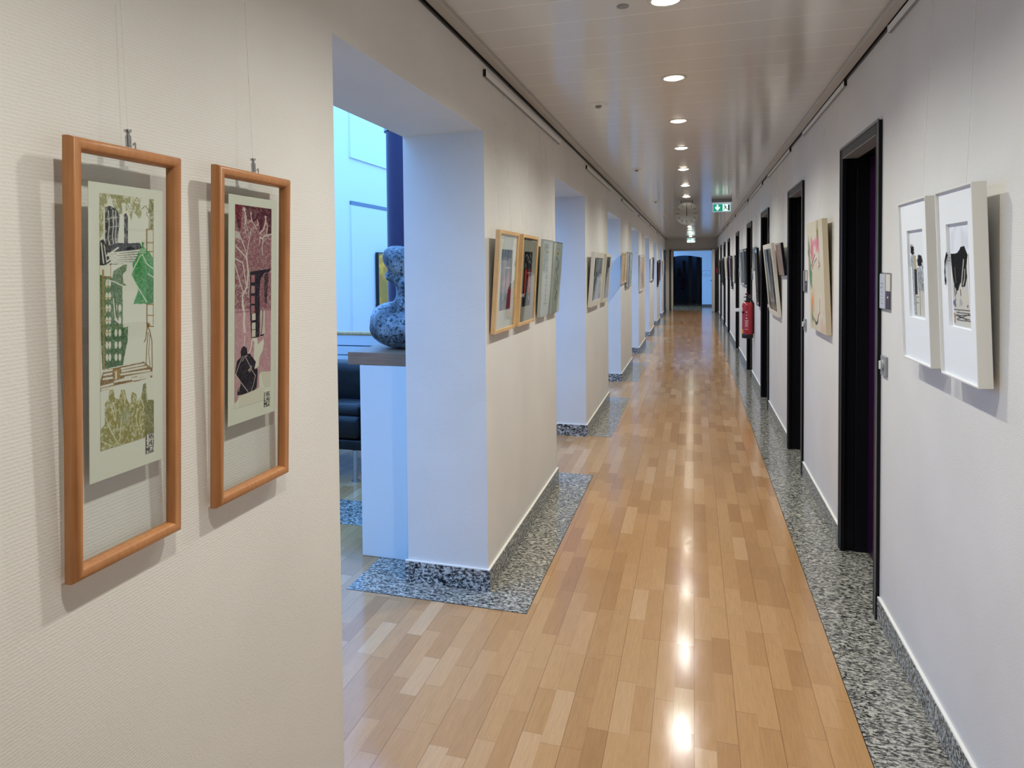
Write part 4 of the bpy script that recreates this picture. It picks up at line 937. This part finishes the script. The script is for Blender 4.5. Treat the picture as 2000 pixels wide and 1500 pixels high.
A.rect(0.25, 0.8, 0.75, 0.87, '#c9c2c6'); A.rect(0, 0.87, 1, 1, '#8a807c'); A.stroke([(0.5, 0.86), (0.52, 1)], 0.06, '#cfc8c8'); A.rect(0.02, 0.8, 0.2, 1, '#7c5a5c', 0.8)
boxed('framed_collage', 'white framed long grey and blue collage leaning out before the third dark door', 'R', 6.90, 7.70, 1.039, 1.704, 0.028, 0.030, 0.092, 0.045, M_cream, M_whitemat, A, 0.70, 0.57, 0.045, nh=2)
# between third and fourth door
A = stripes(24, 40, '#b9b09c', ['#2a2a2c', '#d8d3c4', '#75654e'], 75, 12); A.asp = 1
boxed('framed_picture', 'black framed tall picture between the third and fourth dark doors', 'R', 8.92, 9.24, 1.030, 1.711, 0.026, 0.03, 0.056, 0.022, M_black, M_whitemat, A, 0.25, 0.60, 0.04, nh=1)
A = stripes(24, 40, '#7d8890', ['#4c5362', '#9fb6bb', '#5a6070', '#b9b0a8'], 76, 16); A.asp = 0.6
boxed('framed_picture', 'small blue-grey picture between the third and fourth dark doors', 'R', 9.36, 9.82, 1.434, 1.735, 0.022, 0.026, 0.037, 0.012, M_greysw, M_whitemat, A, 0.44, 0.27, 0.012, nh=1, glass=False)

# ------------------------------------------------------------------ downlights
base = None
ll = ['almost straight above the camera', 'nearest in front of the camera, above the photo edge', 'at the top edge of the photo', 'second in view, above the first pillar', 'third in view', 'fourth in view', 'fifth in view', 'sixth in view', 'just before the hanging clock']
for i, y in enumerate(LAMPS):
    lb = 'round recessed ceiling downlight, '+(ll[i] if i < 9 else 'beyond the clock, number %s counting away from it' % ['one', 'two', 'three', 'four', 'five', 'six', 'seven', 'eight', 'nine', 'ten'][i-9])
    if base is None:
        r = empty('downlight', (-0.097, y, HC), label=lb, cat='ceiling light', group='ceiling downlights')
        MB().lathe([(0.049, 0.0), (0.050, -0.003), (0.062, -0.0035), (0.066, -0.001), (0.066, 0.0005)], n=40).build('trim_ring', mat('lamp_ring', '#d8d2c6', 0.35), r, smooth=True)
        MB().lathe([(0.050, -0.001), (0.049, 0.03), (0.044, 0.06)], n=32).build('reflector', M_steel, r, smooth=True)
        MB().lathe([(0.0, -0.011), (0.018, -0.0105), (0.034, -0.008), (0.045, -0.003), (0.047, 0.004)], n=32).build('lens', M_glow, r, smooth=True)
        base = r
    else:
        r = base.copy(); COL.objects.link(r); r.location = (-0.097, y, HC); r['label'] = lb
        for ch in list(base.children):
            c = ch.copy(); COL.objects.link(c); c.parent = r
    ld = bpy.data.lights.new('lamp_beam', 'SPOT'); ld.energy = LAMP_W*4; ld.color = LAMP_COL; ld.spot_size = math.radians(150); ld.spot_blend = 1.0; ld.shadow_soft_size = 0.028
    lo = bpy.data.objects.new('lamp_beam', ld); COL.objects.link(lo); lo.location = (-0.097, y, HC-0.045)

# ------------------------------------------------------------------ ceiling detectors
dl = ['flat ceiling detector nearest the camera, left of the downlights', 'second flat ceiling detector from the camera', 'third flat ceiling detector, left of the hanging clock', 'farthest flat ceiling detector in view']
for i, y in enumerate((4.35, 7.35, 11.06, 14.25)):
    r = empty('ceiling_detector', (-0.54, y, HC), label=dl[i], cat='detector', group='ceiling detectors')
    MB().lathe([(0.0, -0.006), (0.030, -0.006), (0.047, -0.004), (0.052, 0.0)], n=32).build('cover_plate', M_alu, r, smooth=True)
    MB().cyl((0, 0, -0.02), (0, 0, -0.006), 0.012, 0.02, n=20).box(-0.018, 0.0, -0.005, 0.005, -0.014, -0.006).build('sensor_head', M_greysw, r)
o = MB().cyl((-0.25, 2.75, HC-0.003), (-0.25, 2.75, HC+0.001), 0.022, n=24).build('blank_cap', M_greysw)
tag(o, 'small grey round cap on the ceiling beside the downlight at the top edge', 'cap')

# ------------------------------------------------------------------ hanging clock
r = empty('hanging_clock', (-0.098, 11.0, 2.277), label='round silver double-sided clock with black bar marks hanging from the ceiling', cat='clock')
m = MB(); n = 64; R = 0.160
m.cyl((0, 0.03, 0), (0, -0.0, 0), R, n=n)
M_face = mat('brushed_clock_face', '#b3b4ae', 0.3, metal=0.55); 
M_face.node_tree.nodes['Principled BSDF'].inputs['Anisotropic'].default_value = 0.85
m.build('clock_face', M_face, r, smooth=True)
pr = [(R, -0.004), (R+0.005, -0.002), (R+0.005, 0.032), (R, 0.034)]
m = MB(); k = len(m.v)
for rr, yy_ in pr:
    for i in range(n): a = 2*math.pi*i/n; m.v.append((rr*math.cos(a), yy_, rr*math.sin(a)))
for a in range(3):
    for i in range(n): j = (i+1) % n; m.f.append([a*n+i, a*n+j, (a+1)*n+j, (a+1)*n+i]); m.m.append(0)
m.build('bezel', M_steel, r, smooth=True)
for i in range(12):
    a = math.radians(30*i); L0, L1, w = (0.098 if i % 3 == 0 else 0.108), 0.15, 0.0035 if i != 0 else 0.003
    d = Vector((math.sin(a), 0, math.cos(a))); s_ = Vector((math.cos(a), 0, -math.sin(a)))*w
    m = MB(); p = [d*L0-s_, d*L0+s_, d*L1+s_, d*L1-s_]
    m.poly([(v.x, -0.0012, v.z) for v in p]); m.build('hour_mark', M_black, r)
MB().prism([(-0.0035, -0.03), (0.0035, -0.03), (0.0025, 0.135), (-0.0025, 0.135)], -0.006, -0.004, 'y').build('minute_hand', M_black, r)
MB().prism([(-0.006, -0.035), (0.006, -0.035), (0.0045, 0.09), (-0.0045, 0.09)], -0.0035, -0.002, 'y').build('hour_hand', M_black, r)
MB().prism([(-0.002, -0.06), (0.002, -0.06), (0.002, -0.05), (-0.002, -0.05)], -0.003, -0.001, 'y').build('maker_mark', M_slate, r)
MB().box(-0.083, -0.073, 0.008, 0.022, 0.13, 0.193).box(0.073, 0.083, 0.008, 0.022, 0.13, 0.193).build('bracket', M_black, r)
MB().box(-0.065, 0.065, -0.01, 0.04, 0.168, 0.178).box(-0.055, 0.055, 0, 0.03, 0.178, 0.193).build('mounting_plate', M_trim, r, bevel=0.003)

# ------------------------------------------------------------------ emergency exit signs
M_green = mat('exit_green', '#089478', 0.4, emit=0.8); M_exitw = mat('exit_white', '#dff5ee', 0.4, emit=0.9); M_exitd = mat('exit_dark_green', '#0a5c4c', 0.4, emit=0.2)
def exit_sign(loc, label, down=True, sc=1.0):
    r = empty('exit_sign', loc, label=label, cat='exit sign'); r.scale = (sc, sc, sc)
    MB().box(-0.138, 0.138, -0.02, 0.04, 0.135, 0.186).build('housing', M_greysw, r, bevel=0.003)
    MB().box(-0.130, 0.130, -0.012, 0.022, 0.118, 0.135).build('lamp_bar', mat('sign_bar', '#d6e6ee', 0.3, emit=0.25), r)
    MB().box(-0.125, 0.125, -0.004, 0.006, -0.003, 0.118).build('acrylic_panel', mat('sign_acrylic', '#bcd9e6', 0.2, emit=0.35), r, bevel=0.002)
    y = -0.0046
    MB().box(-0.113, 0.012, y, -0.004, 0.010, 0.108).build('green_field', M_green, r)
    MB().box(0.012, 0.113, y, -0.004, 0.010, 0.108).build('white_field', M_exitw, r)
    y -= 0.0006
    if down: ap = [(-0.070, 0.102), (-0.046, 0.102), (-0.046, 0.062), (-0.028, 0.078), (-0.023, 0.056), (-0.058, 0.016), (-0.093, 0.056), (-0.088, 0.078), (-0.070, 0.062)]
    else: ap = [(-0.100, 0.058), (-0.068, 0.094), (-0.045, 0.094), (-0.062, 0.070), (-0.010, 0.070), (-0.010, 0.046), (-0.062, 0.046), (-0.045, 0.022), (-0.068, 0.022)]
    MB().prism(ap, y, y+0.0005, 'y').build('arrow', M_exitw, r)
    # door and running person pictogram
    MB().box(0.085, 0.108, y, y+0.0005, 0.016, 0.102).build('door_pictogram', M_exitd, r)
    if down:
        m = MB(); m.prism([(0.040+0.008*math.cos(2*math.pi*i/12), 0.092+0.008*math.sin(2*math.pi*i/12)) for i in range(12)], y, y+0.0005)
        for (x0, z0), (x1, z1), w in [((0.045, 0.082), (0.052, 0.056), 0.006), ((0.045, 0.078), (0.030, 0.066), 0.003), ((0.048, 0.078), (0.066, 0.066), 0.003), ((0.052, 0.056), (0.034, 0.046), 0.004), ((0.034, 0.046), (0.026, 0.024), 0.0035), ((0.052, 0.056), (0.066, 0.040), 0.004), ((0.066, 0.040), (0.084, 0.034), 0.0035)]:
            d = Vector((x1-x0, z1-z0)); nn = Vector((-d.y, d.x)).normalized()*w
            m.prism([(x0-nn.x, z0-nn.y), (x1-nn.x, z1-nn.y), (x1+nn.x, z1+nn.y), (x0+nn.x, z0+nn.y)], y, y+0.0005)
        m.build('running_figure', M_exitd, r)
    return r
exit_sign((0.384, 11.0, 2.284), 'green emergency exit sign with a downward arrow hanging right of the clock')
exit_sign((-0.085, 24.3, 2.284), 'small green emergency exit sign with a left arrow above the end doorway', False, 1.0)
o = MB().box(-0.092, -0.084, YE-0.012, YE, 2.08, 2.29).build('cable_duct', M_trim); tag(o, 'thin vertical cable duct on the grey wall above the end doorway', 'cable duct')
o = MB().box(-0.90, -0.86, YE-0.04, YE, 1.98, 2.04).build('door_contact_box', M_trim); tag(o, 'small pale box on the grey wall at the upper left of the end doorway', 'box')
o = MB().box(XL, XL+0.02, 25.1, 25.2, 1.22, 1.34).build('light_switch', M_exitw if False else M_white); tag(o, 'small white switch at the far end of the left wall beside the end doorway', 'switch')

# ------------------------------------------------------------------ lobby seen through the first opening
MB().box(-5.2, -5.0, -3.2, 30, 0, 6.5).build('wall_lobby', M_lobby, kind='structure')
MB().box(-5.0, -4.97, 9.92, 14.5, 3.22, 6.5).box(-5.0, -4.97, 9.92, 14.5, 0, 2.50).box(-5.0, -4.96, 4, 9.45, 0, 2.62).build('trim_8', M_lobby, kind='structure')
MB().box(-5.0, -4.965, 9.92, 14.5, 2.50, 2.56).build('trim_9', mat('slot_grey', '#6f7c88', 0.5), kind='structure')  # plain grey strip along the top of the lower panel
MB().box(-5.0, LB, 16, 16.2, 0, 4.5).build('wall_lobby', M_lobby, kind='structure')
MB().box(-5.0, LB, -3.2, -3.0, 0, 6.5).build('wall_lobby', M_lobby, kind='structure')
MB().box(LB, LB+0.2, -3.2, YE, HC+0.3, 3.2).build('wall_lobby', M_lobby, kind='structure')
# counter wall against the first pillar
r = empty('half_wall', (-1.49, 3.38, 0), label='white half-height wall with a brown wood top in the first opening, attached to the pillar', cat='counter')
MB().box(-0.172, 0.178, 0, 1.45, 0.0, 1.008).build('wall_body', M_lobby, r, bevel=0.006)
MB().box(-0.237, 0.178, -0.002, 1.49, 1.008, 1.073).build('wood_top', M_oaktop, r, bevel=0.002)
# ceramic sculpture on the counter, one continuous body
def blob_mesh(parts):
    mb = bpy.data.metaballs.new('m'); mb.resolution = 0.012; mb.render_resolution = 0.012; mb.threshold = 0.3
    for (x, y, z, rx, ry, rz, rot) in parts:
        e = mb.elements.new(); e.type = 'ELLIPSOID'; e.co = (x, y, z); e.size_x, e.size_y, e.size_z = rx, ry, rz; e.radius = 1.0; e.stiffness = 2.0
        e.rotation = Matrix.Rotation(rot, 3, 'Y').to_quaternion()
    o = bpy.data.objects.new('m', mb); COL.objects.link(o); bpy.context.view_layer.update()
    dg = bpy.context.evaluated_depsgraph_get(); me = bpy.data.meshes.new_from_object(o.evaluated_get(dg)); bpy.data.objects.remove(o); return me
def ellipsoid_union(name, parts, mt, voxel):
    m = MB()
    for (x, y, z, rx, ry, rz, rot) in parts:
        bm = bmesh.new(); bmesh.ops.create_icosphere(bm, subdivisions=4, radius=1)
        M4 = Matrix.Translation((x, y, z)) @ Matrix.Rotation(rot, 4, 'Y') @ Matrix.Diagonal((rx, ry, rz, 1))
        k = len(m.v); bm.verts.ensure_lookup_table()
        m.v += [tuple(M4 @ v.co) for v in bm.verts]; 
        for f in bm.faces: m.f.append([k+v.index for v in f.verts]); m.m.append(0)
        bm.free()
    o = m.build(name, mt, smooth=True, angle=False)
    r_ = o.modifiers.new('fuse', 'REMESH'); r_.mode = 'VOXEL'; r_.voxel_size = voxel; r_.use_smooth_shade = True
    s_ = o.modifiers.new('soften', 'SMOOTH'); s_.factor = 0.6; s_.iterations = 14
    return o
M_cer = mat('pitted_grey_ceramic', '#7f8790', 0.38); t = NT(M_cer)
x, y, z = t.xyz(t.obj())
wv = t.noise(t.obj(), 55, 4, 0.72); n2 = t.noise(t.obj(), 9, 3); n3 = t.noise(t.obj(), 120, 3, 0.6)
f = t.math('ADD', t.math('MULTIPLY', wv.outputs[0], 0.7), t.math('MULTIPLY', n3.outputs[0], 0.3))
f = t.math('ADD', f, t.math('MULTIPLY', t.math('SUBTRACT', n2.outputs[0], 0.5), 0.12))
pitc = t.ramp(f, [(0.44, 0.0), (0.475, 1.0)])
bc = t.ramp(n2.outputs[0], [(0.35, '#4a5058'), (0.5, '#777e86'), (0.65, '#a4abb1')])
t.link(t.mix(pitc, '#0b0c10', bc), t.b.inputs['Base Color']); t.bump(pitc, 0.7, 0.003)
sc = ellipsoid_union('ceramic_sculpture', [
    (-1.500, 3.62, 1.185, 0.205, 0.15, 0.118, 0.0), (-1.555, 3.62, 1.205, 0.148, 0.13, 0.118, 0.35), (-1.49, 3.62, 1.285, 0.085, 0.10, 0.085, -0.6),
    (-1.485, 3.62, 1.37, 0.062, 0.065, 0.12, 0.0), (-1.535, 3.62, 1.44, 0.055, 0.045, 0.036, 0.75), (-1.580, 3.61, 1.468, 0.034, 0.034, 0.032, 0),
    (-1.540, 3.61, 1.548, 0.090, 0.09, 0.064, 0.80), (-1.49, 3.62, 1.565, 0.125, 0.10, 0.056, 0.35), (-1.45, 3.62, 1.50, 0.055, 0.06, 0.085, 0.0)], M_cer, 0.007)
tag(sc, 'speckled blue-grey ceramic sculpture with swollen base and disc head on the wood counter', 'sculpture')
bm_z = 1.074
# violet column with a pale collar
r = empty('column', (-2.305, 5.6, 0), label='round dark violet column with a pale collar behind the sculpture', cat='column')
MB().cyl((0, 0, 0), (0, 0, 2.655), 0.155, n=48).build('shaft', M_column, r, smooth=True)
MB().lathe([(0.155, 2.655), (0.172, 2.65), (0.172, 2.70), (0.12, 2.73), (0.0, 2.735)], n=48).build('collar', mat('pale_blue_metal', '#a8bccf', 0.35), r, smooth=True)
MB().cyl((0, 0, 2.70), (0, 0, 3.3), 0.06, n=24).build('head_post', M_alu, r, smooth=True)
# parapet with handrail
r = empty('parapet', (-3.2, 6.0, 0), label='white balustrade panels with a round wooden handrail behind the leather sofa', cat='balustrade')
MB().box(-1.8, 1.85, 0.02, 0.07, 0.0, 0.645).box(-1.8, 1.85, 0.02, 0.07, 0.652, 0.705).box(-1.8, 1.85, 0.02, 0.07, 0.714, 0.792).box(-1.8, 1.85, 0.02, 0.07, 0.802, 0.895).build('panel', M_lobby, r)
MB().box(-1.8, 1.85, 0.035, 0.06, 0.60, 0.86).build('back_sheet', mat('dark_gap', '#2b4a6e', 0.6), r)
MB().cyl((-1.8, 0.03, 0.913), (1.85, 0.03, 0.913), 0.021, n=20).build('handrail', M_pine, r, smooth=True)
# leather sofa
r = empty('sofa', (-3.05, 4.53, 0), label='black leather sofa on chrome legs in the lobby behind the white half-height wall', cat='sofa')
def cushion(name, x0, x1, y0, y1, z0, z1, rad, parent, sub=2):
    o = MB().box(x0, x1, y0, y1, z0, z1).build(name, M_leather, parent, smooth=True, angle=False)
    b = o.modifiers.new('round', 'BEVEL'); b.width = rad; b.segments = 5; return o
cushion('base_frame', -0.86, 0.92, 0.02, 0.80, 0.225, 0.30, 0.015, r)
for k in range(2): cushion('seat_cushion', -0.70+0.76*k, 0.05+0.76*k, 0.0, 0.62, 0.30, 0.47, 0.05, r)
for k in range(2): cushion('back_cushion', -0.70+0.76*k, 0.05+0.76*k, 0.50, 0.78, 0.40, 0.775, 0.07, r)
cushion('armrest', 0.81, 0.98, 0.02, 0.80, 0.30, 0.58, 0.06, r); cushion('armrest', -0.90, -0.72, 0.02, 0.80, 0.30, 0.58, 0.06, r)
cushion('lumbar_pillow', 0.50, 0.80, 0.04, 0.30, 0.435, 0.545, 0.05, r)
for x, y in ((0.76, 0.04), (-0.80, 0.04), (0.76, 0.74), (-0.80, 0.74)):
    MB().cyl((x, y, 0), (x, y, 0.225), 0.017, n=16).cyl((x, y, 0), (x, y, 0.008), 0.03, n=16).build('leg', M_steel, r, smooth=True)
# yellow painting on the lobby wall
A = Art(60, 90, '#ffb01c', 91); A.asp = 0.7; A.wash(['#d09020', '#ffc430', '#b87820', '#a08030'], 6, 8, 0.7, 0.55)
r = empty('framed_painting', (-4.955, 11.61, 0.70), (0, 0, math.radians(90)), 'black framed yellow painting on the blue-lit lobby wall behind the column', 'painting')
ring_mesh(1.75, 1.09, [(0, 0), (0, 0.05), (0.015, 0.05), (0.015, 0)]).build('frame', M_black, r)
MB().box(-0.865, 0.865, -0.04, 0, 0.01, 1.08).build('canvas', mat('ochre_canvas', '#a89238', 0.8), r)
A.object('painted_face', 1.72, 1.06, r, y=-0.0405, z0=0.015, mat_=M_paint)
